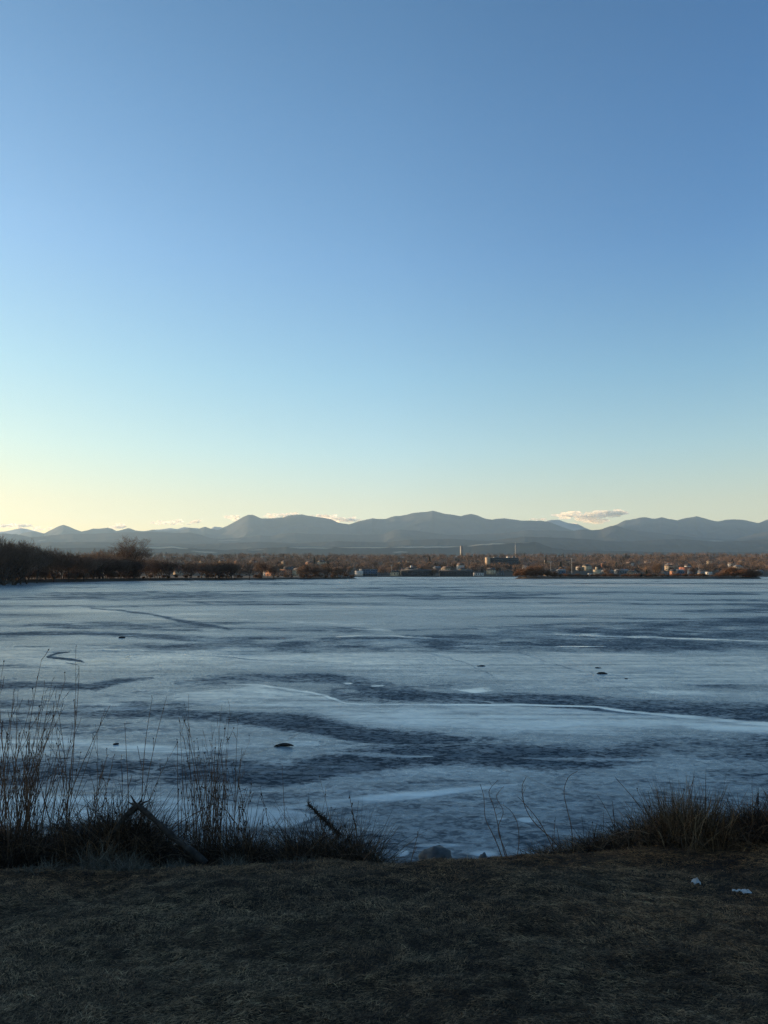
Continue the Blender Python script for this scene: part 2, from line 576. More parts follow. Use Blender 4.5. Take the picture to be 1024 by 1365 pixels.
    P_(band(px, py, [(860, 958, 4), (940, 966, 9), (1024, 972, 10), (1400, 980, 10)], 0.9, 5, wn), 0.6)
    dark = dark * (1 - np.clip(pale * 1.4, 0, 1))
    px, py = px0, py0
    keep_pale = pale.copy()

    def CR(v, k=1.0):
        nonlocal dark, pale
        v = np.clip(v, 0, 1) * k
        dark = np.maximum(dark, v * 1.25)
        pale = pale * (1 - v)

    CR(band(px, py, [(120, 811, 1), (160, 814, 1.6), (200, 819, 2.0), (235, 826, 3.0), (262, 832, 5.5), (282, 835, 5), (310, 839, 1.5)], 0.9, 1.5, w2), 0.6)
    # zigzag crack and hair cracks
    CR(band(px, py, [(62, 876, 1), (75, 871, 1.8), (92, 869, .6)], 0.6, .5, w2), 0.95)
    CR(band(px, py, [(62, 875.5, 1.6), (85, 878, 2.2), (108, 881, 2.0), (112, 883, .6)], 0.6, .5, w2), 0.95)
    CR(band(px, py, [(88, 883.5, .5), (104, 886, .8)], 0.6, .5, w2), 0.8)
    for pts in ([(560, 868, .5), (590, 876, .6), (625, 886, .6), (655, 900, .8), (668, 915, .6)],
                [(690, 868, .5), (720, 880, .7), (745, 888, .6), (800, 898, .4)],
                [(250, 872, .4), (330, 878, .7), (470, 884, .5)]):
        CR(band(px, py, pts, 0.8, 2.5, w2), 0.4)
    V = np.stack([X, Y, np.full_like(X, ICE)], -1).reshape(-1, 3)
    nr, nc = X.shape
    i = np.arange(nr - 1)[:, None] * nc
    j = np.arange(nc - 1)[None, :]
    F = np.stack([i + j, i + nc + j, i + nc + j + 1, i + j + 1], -1).reshape(-1, 4)

    m, nt, b = nmat('lake_ice')
    g = N(nt, 'ShaderNodeNewGeometry')

    def noise(scale, detail=6, dist=0.0, vec=None, rough=0.55):
        n = N(nt, 'ShaderNodeTexNoise')
        n.inputs['Scale'].default_value = scale
        n.inputs['Detail'].default_value = detail
        n.inputs['Roughness'].default_value = rough
        n.inputs['Distortion'].default_value = dist
        nt.links.new(vec if vec is not None else g.outputs['Position'], n.inputs['Vector'])
        return n.outputs[0]

    def math_(op, a, b2, clamp=False):
        n = N(nt, 'ShaderNodeMath', operation=op, use_clamp=clamp)
        for k, v in enumerate((a, b2)):
            if isinstance(v, (int, float)):
                n.inputs[k].default_value = v
            else:
                nt.links.new(v, n.inputs[k])
        return n.outputs[0]

    def mrange(v, a, b2, c=0.0, d=1.0):
        n = N(nt, 'ShaderNodeMapRange')
        for k, q in zip((1, 2, 3, 4), (a, b2, c, d)):
            n.inputs[k].default_value = q
        nt.links.new(v, n.inputs[0])
        return n.outputs[0]

    def mixc(f, a, b2):
        n = N(nt, 'ShaderNodeMix', data_type='RGBA')
        if isinstance(f, float):
            n.inputs[0].default_value = f
        else:
            nt.links.new(f, n.inputs[0])
        for k, v in ((6, a), (7, b2)):
            if isinstance(v, tuple):
                n.inputs[k].default_value = (*v, 1)
            else:
                nt.links.new(v, n.inputs[k])
        return n.outputs[2]

    mp = N(nt, 'ShaderNodeMapping')
    mp.inputs['Scale'].default_value = (0.8, 1.1, 1.0)
    nt.links.new(g.outputs['Position'], mp.inputs[0])
    aD = N(nt, 'ShaderNodeAttribute', attribute_name='rough_ice').outputs['Fac']
    aP = N(nt, 'ShaderNodeAttribute', attribute_name='white_ice_and_sheen').outputs['Fac']
    fine = noise(9.0, 8, 0.6, mp.outputs[0], 0.62)
    mid = noise(1.3, 8, 1.0, mp.outputs[0], 0.6)
    big = noise(0.12, 6, 0.5, mp.outputs[0])
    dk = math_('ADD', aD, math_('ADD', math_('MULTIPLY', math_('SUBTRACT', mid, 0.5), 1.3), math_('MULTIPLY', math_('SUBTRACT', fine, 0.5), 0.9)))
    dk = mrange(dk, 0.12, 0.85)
    flk = mrange(fine, 0.47, 0.56)                      # dark flecks of clear ice
    fl2 = mrange(noise(3.2, 8, 1.2, mp.outputs[0], 0.68), 0.52, 0.60)
    flk = math_('MAXIMUM', flk, fl2)
    flk = math_('MULTIPLY', flk, mrange(dk, 0.1, 0.8, 0.20, 0.80))
    mp2 = N(nt, 'ShaderNodeMapping')
    mp2.inputs['Scale'].default_value = (0.12, 0.9, 1.0)
    nt.links.new(g.outputs['Position'], mp2.inputs[0])
    strk = noise(1.6, 9, 0.8, mp2.outputs[0], 0.65)
    mp3 = N(nt, 'ShaderNodeMapping')
    mp3.inputs['Scale'].default_value = (0.02, 0.11, 1.0)
    nt.links.new(g.outputs['Position'], mp3.inputs[0])
    strf = noise(1.0, 10, 1.2, mp3.outputs[0], 0.7)
    bf = math_('ADD', math_('MULTIPLY', big, 0.3), math_('ADD', math_('MULTIPLY', strk, 0.35), math_('MULTIPLY', strf, 0.35)))
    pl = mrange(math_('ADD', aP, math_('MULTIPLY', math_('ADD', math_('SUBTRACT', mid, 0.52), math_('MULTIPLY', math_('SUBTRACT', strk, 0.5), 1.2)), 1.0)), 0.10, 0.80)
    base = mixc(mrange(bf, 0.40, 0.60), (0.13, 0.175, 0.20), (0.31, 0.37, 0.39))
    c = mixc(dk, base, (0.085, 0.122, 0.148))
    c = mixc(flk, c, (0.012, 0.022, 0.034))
    c = mixc(pl, c, (0.62, 0.66, 0.65))  # white ice, plus sky reflection painted as pale colour
    vor = N(nt, 'ShaderNodeTexVoronoi', feature='DISTANCE_TO_EDGE')
    vor.inputs['Scale'].default_value = 0.16
    wn_ = N(nt, 'ShaderNodeTexNoise')
    wn_.inputs['Scale'].default_value = 0.5
    wn_.inputs['Detail'].default_value = 6
    nt.links.new(g.outputs['Position'], wn_.inputs['Vector'])
    va = N(nt, 'ShaderNodeVectorMath', operation='MULTIPLY_ADD')
    va.inputs[1].default_value = (3, 3, 0)
    nt.links.new(wn_.outputs['Color'], va.inputs[0])
    nt.links.new(g.outputs['Position'], va.inputs[2])
    nt.links.new(va.outputs[0], vor.inputs['Vector'])
    crk = math_('MULTIPLY', mrange(vor.outputs['Distance'], 0.0, 0.010, 1.0, 0.0), mrange(big, 0.45, 0.6, 0.0, 0.6))
    c = mixc(crk, c, (0.02, 0.035, 0.05))
    nt.links.new(c, b.inputs['Base Color'])
    ro = math_('ADD', 0.27, math_('MULTIPLY', math_('SUBTRACT', fine, 0.5), 0.3))
    ro = math_('ADD', ro, math_('MULTIPLY', dk, 0.22))
    ro = math_('SUBTRACT', ro, math_('MULTIPLY', pl, 0.17))
    nt.links.new(ro, b.inputs['Roughness'])
    sp = math_('SUBTRACT', 0.5, math_('MULTIPLY', math_('MAXIMUM', flk, math_('MULTIPLY', dk, 0.55)), 0.42))
    sp = math_('MULTIPLY', sp, mrange(bf, 0.40, 0.60, 0.75, 1.1))
    nt.links.new(sp, b.inputs['Specular IOR Level'])
    b.inputs['IOR'].default_value = 1.31
    hgt = math_('ADD', math_('MULTIPLY', mid, 0.6), math_('MULTIPLY', fine, 0.25))
    hgt = math_('ADD', hgt, math_('MULTIPLY', pl, 0.15))
    bp = N(nt, 'ShaderNodeBump')
    nt.links.new(math_('MULTIPLY', mrange(dk, 0.0, 1.0, 0.15, 0.95), math_('SUBTRACT', 1.0, math_('MULTIPLY', pl, 0.7))), bp.inputs['Strength'])
    bp.inputs['Distance'].default_value = 0.09
    nt.links.new(hgt, bp.inputs['Height'])
    nt.links.new(bp.outputs[0], b.inputs['Normal'])
    gl = N(nt, 'ShaderNodeBsdfDiffuse')
    nt.links.new(c, gl.inputs[0])
    nt.links.new(bp.outputs[0], gl.inputs['Normal'])
    mxs = N(nt, 'ShaderNodeMixShader')
    fac = math_('SUBTRACT', 1.0, math_('MULTIPLY', math_('MAXIMUM', flk, math_('MULTIPLY', dk, 0.35)), 0.75), True)
    fac = math_('MULTIPLY', fac, mrange(bf, 0.40, 0.60, 0.75, 1.0))
    fac = math_('MAXIMUM', fac, pl)
    nt.links.new(fac, mxs.inputs[0])
    nt.links.new(gl.outputs[0], mxs.inputs[1])
    nt.links.new(b.outputs[0], mxs.inputs[2])
    nt.links.new(mxs.outputs[0], [q for q in nt.nodes if q.type == 'OUTPUT_MATERIAL'][0].inputs[0])
    obj('frozen_lake', make_mesh('frozen_lake', V, [F], m, smooth=True, attrs={'rough_ice': dark.ravel(), 'white_ice_and_sheen': pale.ravel()}), kind='structure')


build_ice()


# ---------------------------------------------------------------- mountains
def build_range(name, dist, pts, front, seed, c1, c2, rough_amp=0.10, back=2500, cells=(760, 70), streaks=()):
    p = np.array(pts, float)
    u = np.linspace(-0.72, 0.72, cells[0])
    px = 512 + 1026 * u
    # outline in pixels -> height at this distance
    yy = np.interp(px, p[:, 0], p[:, 1])
    out = (px < 0) | (px > 1024)
    yy = np.where(out, yy + 8 * fbm(px / 120 + seed, px * 0 + seed, 3) * np.clip(np.maximum(-px, px - 1024) / 60, 0, 1), yy)
    yy = yy + 0.55 * fbm(px / 9 + seed, px * 0 + 2, 4)
    v = -(yy - 682.5) / 1026
    hz = H0 + dist * (math.sin(TP) + v * math.cos(TP)) / (math.cos(TP) - v * math.sin(TP))
    t = np.concatenate([np.linspace(0, 1, cells[1]), np.linspace(1.03, 1.5, 14)])
    T, HZ = np.meshgrid(t, hz, indexing='ij')
    U = np.broadcast_to(u, T.shape)
    Y = np.where(T <= 1, dist - front * (1 - T), dist + back * (T - 1) * 2)
    X = U * dist * (Y / dist)
    prof = np.where(T <= 1, T ** 0.85, 1 - (T - 1) * 1.2)
    wl = front * 0.28
    rg = 1 - np.abs(fbm(X / wl + seed, Y / (wl * 1.6) + seed, 5))
    rg = (rg - 0.72)
    Z = HZ * prof + HZ * rough_amp * 4 * rg * np.where(T <= 1, 4 * T * (1 - T) * (1 - T * 0.4), 0.15)
    # no spur may stick out above its own ridge line as seen from the lake
    lim = (HZ - H0) / dist * Y + H0
    Z = np.where(T < 1, np.minimum(Z, lim * (0.50 + 0.497 * T)), Z)
    V = np.stack([X, Y, Z - 3], -1).reshape(-1, 3)
    nr, nc = X.shape
    i = np.arange(nr - 1)[:, None] * nc
    j = np.arange(nc - 1)[None, :]
    F = np.stack([i + j, i + j + 1, i + nc + j + 1, i + nc + j], -1).reshape(-1, 4)
    pxg = np.broadcast_to(px, T.shape)
    at_ = np.zeros(T.shape)
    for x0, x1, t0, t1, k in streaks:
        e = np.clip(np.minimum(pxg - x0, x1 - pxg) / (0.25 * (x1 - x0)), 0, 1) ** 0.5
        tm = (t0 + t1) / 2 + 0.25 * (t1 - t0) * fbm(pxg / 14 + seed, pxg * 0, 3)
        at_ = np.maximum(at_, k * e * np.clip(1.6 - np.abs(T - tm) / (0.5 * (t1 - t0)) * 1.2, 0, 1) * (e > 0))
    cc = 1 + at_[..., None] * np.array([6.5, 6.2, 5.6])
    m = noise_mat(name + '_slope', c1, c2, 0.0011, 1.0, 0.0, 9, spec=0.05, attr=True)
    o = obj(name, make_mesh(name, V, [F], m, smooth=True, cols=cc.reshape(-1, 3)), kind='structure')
    return o


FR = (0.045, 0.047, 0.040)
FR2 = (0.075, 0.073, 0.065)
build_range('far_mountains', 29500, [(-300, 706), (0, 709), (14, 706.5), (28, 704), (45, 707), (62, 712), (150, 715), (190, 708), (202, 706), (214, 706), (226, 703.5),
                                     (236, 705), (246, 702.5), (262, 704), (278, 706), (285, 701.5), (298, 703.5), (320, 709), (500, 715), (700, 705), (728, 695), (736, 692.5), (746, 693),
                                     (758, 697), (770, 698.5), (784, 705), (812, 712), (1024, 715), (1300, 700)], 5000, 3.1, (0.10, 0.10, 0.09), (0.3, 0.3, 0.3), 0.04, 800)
build_range('mountain_range', 25000, [(-300, 700), (0, 715), (22, 714), (30, 710), (42, 708), (52, 710), (58, 711), (70, 705), (78, 701), (84, 699.5), (90, 701.5), (98, 705), (108, 708.5), (116, 707),
                                      (124, 704.5), (133, 704.5), (143, 703.2), (149, 704.5), (155, 707.5), (161, 706.5), (171, 704), (180, 706.8), (194, 708), (203, 706.2), (212, 707.5),
                                      (226, 707), (240, 706.5), (252, 703.8), (262, 705), (273, 702.2), (283, 705), (290, 706.5), (300, 702), (312, 695.5), (320, 691), (326, 688), (330, 686.4),
                                      (336, 686), (341, 688), (348, 691), (362, 691), (377, 689.5), (384, 687), (393, 686.4), (402, 685.8), (412, 687.5), (420, 688.5), (430, 689.8), (441, 692),
                                      (452, 696.5), (465, 699), (474, 696), (486, 693), (497, 690.6), (504, 691.8), (514, 691.5), (524, 688.5), (540, 686.2), (552, 683.6), (566, 682.2),
                                      (578, 680.6), (586, 683), (594, 685), (606, 686.2), (614, 688), (620, 686.5), (629, 685), (638, 687.3), (648, 691.5), (656, 692.8), (664, 691.3), (672, 690.6),
                                      (682, 692), (694, 693.5), (706, 694), (722, 693.8), (733, 696), (745, 700), (756, 704.5), (764, 707), (776, 709.5), (790, 709), (803, 706.5), (812, 702.5),
                                      (822, 699.5), (834, 693.5), (841, 692.5), (848, 691.5), (854, 690), (862, 689.3), (870, 691), (876, 690.8), (883, 689.2), (892, 691.5), (904, 693.5),
                                      (914, 690.5), (924, 688.8), (930, 687.8), (938, 690.5), (948, 693), (958, 695), (968, 692.6), (978, 692.2), (992, 692.8), (1002, 695), (1012, 697),
                                      (1024, 692.5), (1100, 684), (1300, 696)], 6500, 7.7, FR, FR2, 0.08, 2000)
build_range('foothills', 19500, [(-300, 714), (0, 711), (20, 711.5), (40, 716), (70, 713), (95, 711.5), (130, 711), (170, 709.5), (200, 708.8), (230, 710), (256, 710), (268, 713), (280, 717), (300, 718),
                                 (325, 716), (345, 713.5), (360, 714), (380, 711), (395, 710), (410, 711.5), (440, 712), (480, 712.5), (512, 712), (524, 707), (534, 705.5), (552, 707), (575, 710),
                                 (600, 713), (640, 712), (680, 710), (700, 707), (730, 706.5), (760, 708), (775, 705.5), (790, 706.5), (803, 705), (814, 701.2), (822, 700.5), (834, 704.5), (850, 707.5), (875, 710),
                                 (905, 713.5), (940, 717), (980, 719), (1005, 712), (1024, 708), (1200, 700)], 5500, 2.2, (0.036, 0.037, 0.032), (0.062, 0.058, 0.048), 0.09, 1200, streaks=[(290, 322, .86, .92, .35), (50, 62, .8, .85, .3), (946, 966, .82, .9, .4)])
build_range('low_hills', 14500, [(-300, 724), (0, 724), (100, 722), (190, 723), (260, 725), (300, 724), (340, 722), (400, 724), (450, 721), (510, 723), (545, 719.5), (600, 718), (650, 721), (700, 715), (760, 717),
                                 (830, 722), (900, 718), (960, 722), (1024, 719), (1300, 718)], 3200, 5.4, (0.040, 0.040, 0.034), (0.066, 0.062, 0.05), 0.12, 900)
build_range('mesa', 10500, [(-300, 731), (0, 731), (190, 729), (230, 728.5), (250, 730), (300, 733), (335, 731), (380, 728.8), (430, 729), (470, 729), (530, 728.5), (600, 727.5), (617, 727.2), (640, 725), (665, 723.4),
                            (700, 722.4), (715, 722.4), (722, 725), (736, 730), (760, 733), (900, 736), (1024, 735), (1300, 733)], 1500, 1.3, (0.045, 0.043, 0.036), (0.075, 0.067, 0.05), 0.03, 700, (760, 60),
            streaks=[(190, 252, .93, 1.0, 1), (255, 290, .80, .86, .5), (330, 352, .9, .95, .4), (385, 445, .92, 1.0, .7), (450, 522, .94, 1.0, .8), (520, 614, .93, 1.0, .9), (622, 675, .94, 1.0, .8), (672, 708, .97, 1.0, .4), (524, 544, .70, .76, .6)])


# ---------------------------------------------------------------- tubes and trees
def tubes(segs, sides=3):
    """segs: array (n,8) p0 p1 r0 r1 -> open prisms"""
    s = np.asarray(segs, float)
    p0, p1, r0, r1 = s[:, :3], s[:, 3:6], s[:, 6], s[:, 7]
    d = p1 - p0
    d = d / np.maximum(np.linalg.norm(d, axis=1, keepdims=True), 1e-9)
    ref = np.where(np.abs(d[:, 2:3]) < 0.9, [[0, 0, 1.0]], [[1.0, 0, 0]])
    a = np.cross(d, ref)
    a /= np.linalg.norm(a, axis=1, keepdims=True)
    b = np.cross(d, a)
    n = len(s)
    V = np.zeros((n, 2, sides, 3))
    for k in range(sides):
        c, q = math.cos(2 * math.pi * k / sides), math.sin(2 * math.pi * k / sides)
        o = a * c + b * q
        V[:, 0, k] = p0 + o * r0[:, None]
        V[:, 1, k] = p1 + o * r1[:, None]
    base = (np.arange(n) * 2 * sides)[:, None]
    F = []
    for k in range(sides):
        k2 = (k + 1) % sides
        F.append(np.concatenate([base + k, base + k2, base + sides + k2, base + sides + k], 1))
    return V.reshape(-1, 3), np.concatenate(F)


def perp(d, rnd):
    a = rnd.normal(size=3)
    a -= d * a.dot(d)
    return a / (np.linalg.norm(a) + 1e-9)


def grow(seed, height, spread=0.5, trunk=0.22, limbs=5, levels=4, kids=(6, 6, 5, 5), twig=0.02, r0=None, lean=(0, 0), stems=1, up=0.12, wig=0.16, split=0.45):
    """bare tree: returns heavy wood segments and twig segments"""
    rnd = np.random.default_rng(seed)
    wood, tw = [], []
    r0 = r0 or height * 0.022

    def branch(p, d, L, r, lev):
        n = max(3, 7 - lev)
        pts = [p]
        dirs = [d]
        for k in range(n):
            d = d + perp(d, rnd) * wig + np.array([0, 0, up])
            d = d / np.linalg.norm(d)
            p = p + d * L / n
            pts.append(p)
            dirs.append(d)
        rend = max(r * 0.35, twig * 0.5)
        rr = np.linspace(r, rend, n + 1)
        tgt = wood if lev <= 1 else tw
        for k in range(n):
            tgt.append((*pts[k], *pts[k + 1], rr[k], rr[k + 1]))
        if lev >= levels:
            return
        nk = kids[lev]
        for k in range(nk):
            t = 0.25 + 0.75 * (k + rnd.random() * 0.8) / nk
            i = min(n - 1, int(t * n))
            f = t * n - i
            q = pts[i] * (1 - f) + pts[i + 1] * f
            dd = dirs[i] * (1 - split) + perp(dirs[i], rnd) * split * (0.7 + 0.6 * rnd.random()) * 1.25
            dd = dd / np.linalg.norm(dd)
            branch(q, dd, L * (0.62 - 0.18 * t + 0.18 * rnd.random()), max(rr[i] * 0.55, twig), lev + 1)

    for s in range(stems):
        off = np.array([rnd.normal() * 0.04 * height, rnd.normal() * 0.04 * height, 0]) if stems > 1 else np.zeros(3)
        d = np.array([lean[0] + rnd.normal() * (0.05 if stems == 1 else 0.28), lean[1] + rnd.normal() * (0.05 if stems == 1 else 0.28), 1.0])
        d /= np.linalg.norm(d)
        p = off + np.array([0, 0, -0.4])
        TL = height * trunk
        rt = r0 / (1 if stems == 1 else 1.8)
        m_ = 3
        for k in range(m_):
            q = p + d * TL / m_
            wood.append((*p, *q, rt * (1.25 - 0.12 * k), rt * (1.13 - 0.12 * k)))
            p = q
            d = d + perp(d, rnd) * 0.05
            d /= np.linalg.norm(d)
        for k in range(limbs):
            a = 2 * math.pi * (k + rnd.random() * 0.6) / limbs
            sp = spread * (0.45 + 0.8 * rnd.random())
            dd = np.array([math.cos(a) * sp, math.sin(a) * sp, 1]) * 1.0 + d * 0.3
            dd /= np.linalg.norm(dd)
            branch(p - d * TL * 0.25 * rnd.random(), dd, height * (1 - trunk) * (0.62 + 0.28 * rnd.random()), rt * 0.6, 0)
    return np.array(wood), np.array(tw)


def tree_proto(name, seed, crown_mat, label=None, cat='tree', group=None, sides=(6, 3), bark='bark', **kw):
    wd, tw = grow(seed, **kw)
    kz = kw['height'] / max(wd[:, 5].max(), tw[:, 5].max())
    for a_ in (wd, tw):
        a_[:, [2, 5]] *= kz
        a_[:, [0, 1, 3, 4]] *= (1 + kz) / 2
    root = bpy.data.objects.new(name, None)
    COL.objects.link(root)
    V, F = tubes(wd, sides[0])
    me1 = make_mesh(name + '_trunk', V, [F], M[bark])
    V, F = tubes(tw, sides[1])
    me2 = make_mesh(name + '_crown', V, [F], M[crown_mat])
    obj('trunk', me1, root)
    obj('crown', me2, root)
    tag(root, label, cat, group)
    return root


class Pool:
    """first use takes the prototype itself, later uses are copies of it and its parts"""
    def __init__(self, protos):
        self.p = protos
        self.used = [False] * len(protos)

    def put(self, k, loc, rz, sc, label, group):
        k = k % len(self.p)
        o = self.p[k]
        if self.used[k]:
            return copy_tree(o, loc, rz, sc, label, group)
        self.used[k] = True
        o.location = loc
        o.rotation_euler = (0, 0, rz)
        o.scale = sc
        o['label'] = label
        if group:
            o['group'] = group
        elif 'group' in o:
            del o['group']
        return o

    def finish(self):
        for o, u in zip(self.p, self.used):
            if not u:
                for c in list(o.children):
                    bpy.data.objects.remove(c)
                bpy.data.objects.remove(o)


def gz(x, y):
    return float(zfun(np.array([x]), np.array([y]))[0])


# --- left shore and peninsula trees
near_trees = Pool([tree_proto('bare_tree', 100 + k, 'twig', height=14, spread=sp, trunk=tr, limbs=lb, levels=4, kids=(5, 5, 4, 3), twig=0.026, r0=r_)
                   for k, (sp, tr, lb, r_) in enumerate([(0.55, .16, 5, .26), (0.4, .25, 4, .22), (0.75, .14, 6, .3), (0.5, .2, 5, .24), (0.65, .12, 5, .2)])])
SHORE = [(-150, 205), (-117, 234), (-128, 262), (-141, 300), (-137, 330), (-131, 372), (-125, 410), (-93, 450), (-57, 521), (-36, 560), (-20, 597)]
GL = 'one of the many bare dark trees crowded along the left shore and point'
GG = 'bare trees crowded along the left shore'


def px_to_x(px, Y):
    return (px - 512) / 1026 * Y * (math.cos(TP) + 0.0)


r2 = np.random.default_rng(3)
# (px, distance, top y, pool index, label)
special = [(5, 226, 714, 2, None), (18, 236, 712, 0, None), (-14, 240, 716, 2, None), (36, 262, 719, 4, None), (50, 285, 726, 1, None), (-30, 250, 712, 0, None),
           (28, 250, 722, 3, None), (60, 318, 731, 3, None), (72, 322, 728, 2, None), (82, 335, 733, 1, None), (92, 332, 732, 0, None), (101, 342, 734, 2, None),
           (112, 345, 733, 3, None), (124, 362, 731, 0, None), (133, 372, 730, 2, None), (143, 385, 735, 1, None), (152, 400, 738, 4, None), (196, 440, 742, 0, None),
           (207, 448, 743, 3, None), (186, 428, 738, 4, None), (217, 455, 747, 2, None)]
for px, Y, top, k, lab in special:
    x = px_to_x(px, Y)
    z = gz(x, Y)
    h = at(px, top, Y)[2] - z
    near_trees.put(k, (x, Y, z), r2.random() * 6.28, (h / 14 * 1.1,) * 2 + (h / 14,), GL, GG)
nextra = 0
cum = []
for i in range(6, len(SHORE) - 1):
    cum.append(SHORE[i])
while nextra < 112:
    i = r2.integers(0, len(SHORE) - 1) if nextra < 66 else r2.integers(5, len(SHORE) - 1)
    a, b = np.array(SHORE[i]), np.array(SHORE[i + 1])
    t = r2.random()
    q = a + (b - a) * t
    nrm = np.array([-(b - a)[1], (b - a)[0]])
    nrm = nrm / np.linalg.norm(nrm)
    if nrm[0] > 0 and i < 6:
        nrm = -nrm
    off = 3 + 26 * r2.random() ** 1.4
    q = q + (nrm if i < 6 else np.array([-0.35, 0.94])) * off
    px = 512 + 1026 * q[0] / q[1]
    if px < -60 or px > 462 or sdist(LAKE, q[0], q[1]) > -2:
        continue
    ytop = np.interp(px, [-60, 20, 60, 150, 230, 280, 330, 400, 440, 470], [718, 722, 738, 743, 746, 748, 749, 753, 755, 762]) + r2.normal() * 2.5
    if 325 < px < 342:
        continue
    if (352 < px < 404) and r2.random() < 0.6:
        continue
    z = gz(*q)
    h = max(5.0, at(px, ytop, q[1])[2] - z)
    near_trees.put(int(r2.integers(0, 5)), (q[0], q[1], z), r2.random() * 6.28, (h / 14 * (1.15 + 0.4 * r2.random()),) * 2 + (h / 14,), GL, GG)
    nextra += 1
near_trees.finish()
# the big cottonwood rising above the others
x, Y = px_to_x(172, 418), 418
big = tree_proto('bare_tree', 7, 'twig', 'tallest and widest bare tree rising above the left shore wood with a spreading open crown', 'tree',
                 height=23.5, spread=0.95, trunk=0.24, limbs=7, levels=4, kids=(6, 5, 5, 4), twig=0.03, r0=0.62, up=0.10, wig=0.2)
big.scale = (1.25, 1.25, 1.0)
big.location = (x, Y, gz(x, Y))
x, Y = px_to_x(333, 470), 470
thin = tree_proto('bare_tree', 21, 'twig', 'slender sparse bare tree standing taller than its neighbours in front of the brick blocks', 'tree',
                  height=15.5, spread=0.42, trunk=0.3, limbs=5, levels=3, kids=(6, 5, 4, 4), twig=0.035, r0=0.24)
thin.location = (x, Y, gz(x, Y))
x, Y = px_to_x(38, 240), 240
lean = tree_proto('bare_tree', 33, 'twig', 'bare tree leaning out to the right over the ice at the far left shore', 'tree',
                  height=13, spread=0.5, trunk=0.42, limbs=5, levels=3, kids=(6, 6, 5, 4), twig=0.03, r0=0.3, lean=(0.85, 0.0))
lean.location = (px_to_x(16, 238), 238, gz(px_to_x(16, 238), 238))

# --- thicket along the left shore, shrubs on the island
shrubs = Pool([tree_proto('bare_shrub', 300 + k, mt, cat='shrub', height=3.4, spread=0.75, trunk=0.08, limbs=4, levels=3, kids=(6, 5, 4, 4), twig=0.018, r0=0.05, stems=4, up=0.05)
               for k, mt in enumerate(['twig', 'twig', 'twig'])])
for i in range(120):
    k = r2.integers(0, len(SHORE) - 1)
    a, b = np.array(SHORE[k]), np.array(SHORE[k + 1])
    q = a + (b - a) * r2.random()
    q = q + (np.array([-1, 0.15]) if k < 6 else np.array([-0.35, 0.94])) * (2 + 9 * r2.random())
    px = 512 + 1026 * q[0] / q[1]
    if px < -60 or sdist(LAKE, q[0], q[1]) > -1:
        continue
    s = 0.8 + 0.9 * r2.random() * (1.6 if px < 60 else 1)
    if px > 190:
        s *= 0.55
    shrubs.put(int(k) % 3, (q[0], q[1], gz(*q)), r2.random() * 6.28, (s, s, s), 'one of the low bare bushes under the trees of the left shore', 'bushes under the left shore trees')
shrubs.finish()
rust = Pool([tree_proto('rust_shrub', 330 + k, 'twig_rust', cat='shrub', height=6, spread=0.7, trunk=0.06, limbs=5, levels=3, kids=(5, 4, 3, 3), twig=0.035, r0=0.08, stems=5, up=0.06) for k in range(3)])
isl = [(688, 597, 760), (694, 599, 755), (701, 600, 753), (708, 603, 752), (715, 600, 751), (722, 604, 754), (730, 600, 757), (739, 602, 760), (748, 598, 763), (757, 604, 762), (765, 600, 764), (712, 592, 757), (700, 592, 758),
       (964, 603, 757), (971, 606, 753), (979, 603, 750), (987, 606, 748), (994, 602, 747), (1000, 606, 751), (1007, 600, 756), (990, 596, 755), (976, 597, 758), (958, 600, 761), (1003, 597, 758)]
for n_, (px, Y, top) in enumerate(isl):
    x = px_to_x(px, Y)
    z = gz(x, Y)
    s = (at(px, top, Y)[2] - z) / 6 * r2.uniform(0.62, 1.02)
    if px < 800:
        l_, g_ = 'one of the rust brown willow bushes massed at the left tip of the low island', 'willow bushes at the left tip of the island'
    else:
        l_, g_ = 'one of the rust brown willow bushes massed at the right end of the low island', 'willow bushes at the right end of the island'
    rust.put(n_, (x, Y, z), r2.random() * 6.28, (max(s, .6) * 1.15, max(s, .6) * 1.15, s), l_, g_)
for n_ in range(46):
    px = 735 + 235 * (n_ + r2.random()) / 46
    Y = 590 + 22 * r2.random()
    x = px_to_x(px, Y)
    s = 0.30 + 0.25 * r2.random()
    rust.put(n_, (x, Y, gz(x, Y)), r2.random() * 6.28, (s * 1.6, s * 1.6, s), 'one of the low dry bushes in the row along the middle of the island', 'low bushes along the middle of the island')
rust.finish()
x, Y = px_to_x(876, 600), 600
t_ = tree_proto('bare_tree', 41, 'twig_far', 'pale upright bare tree standing alone in the middle of the island', 'tree', height=12.5, spread=0.35, trunk=0.2, limbs=6, levels=3, kids=(6, 6, 5, 4), twig=0.04, r0=0.25)
t_.location = (x, Y, gz(x, Y))


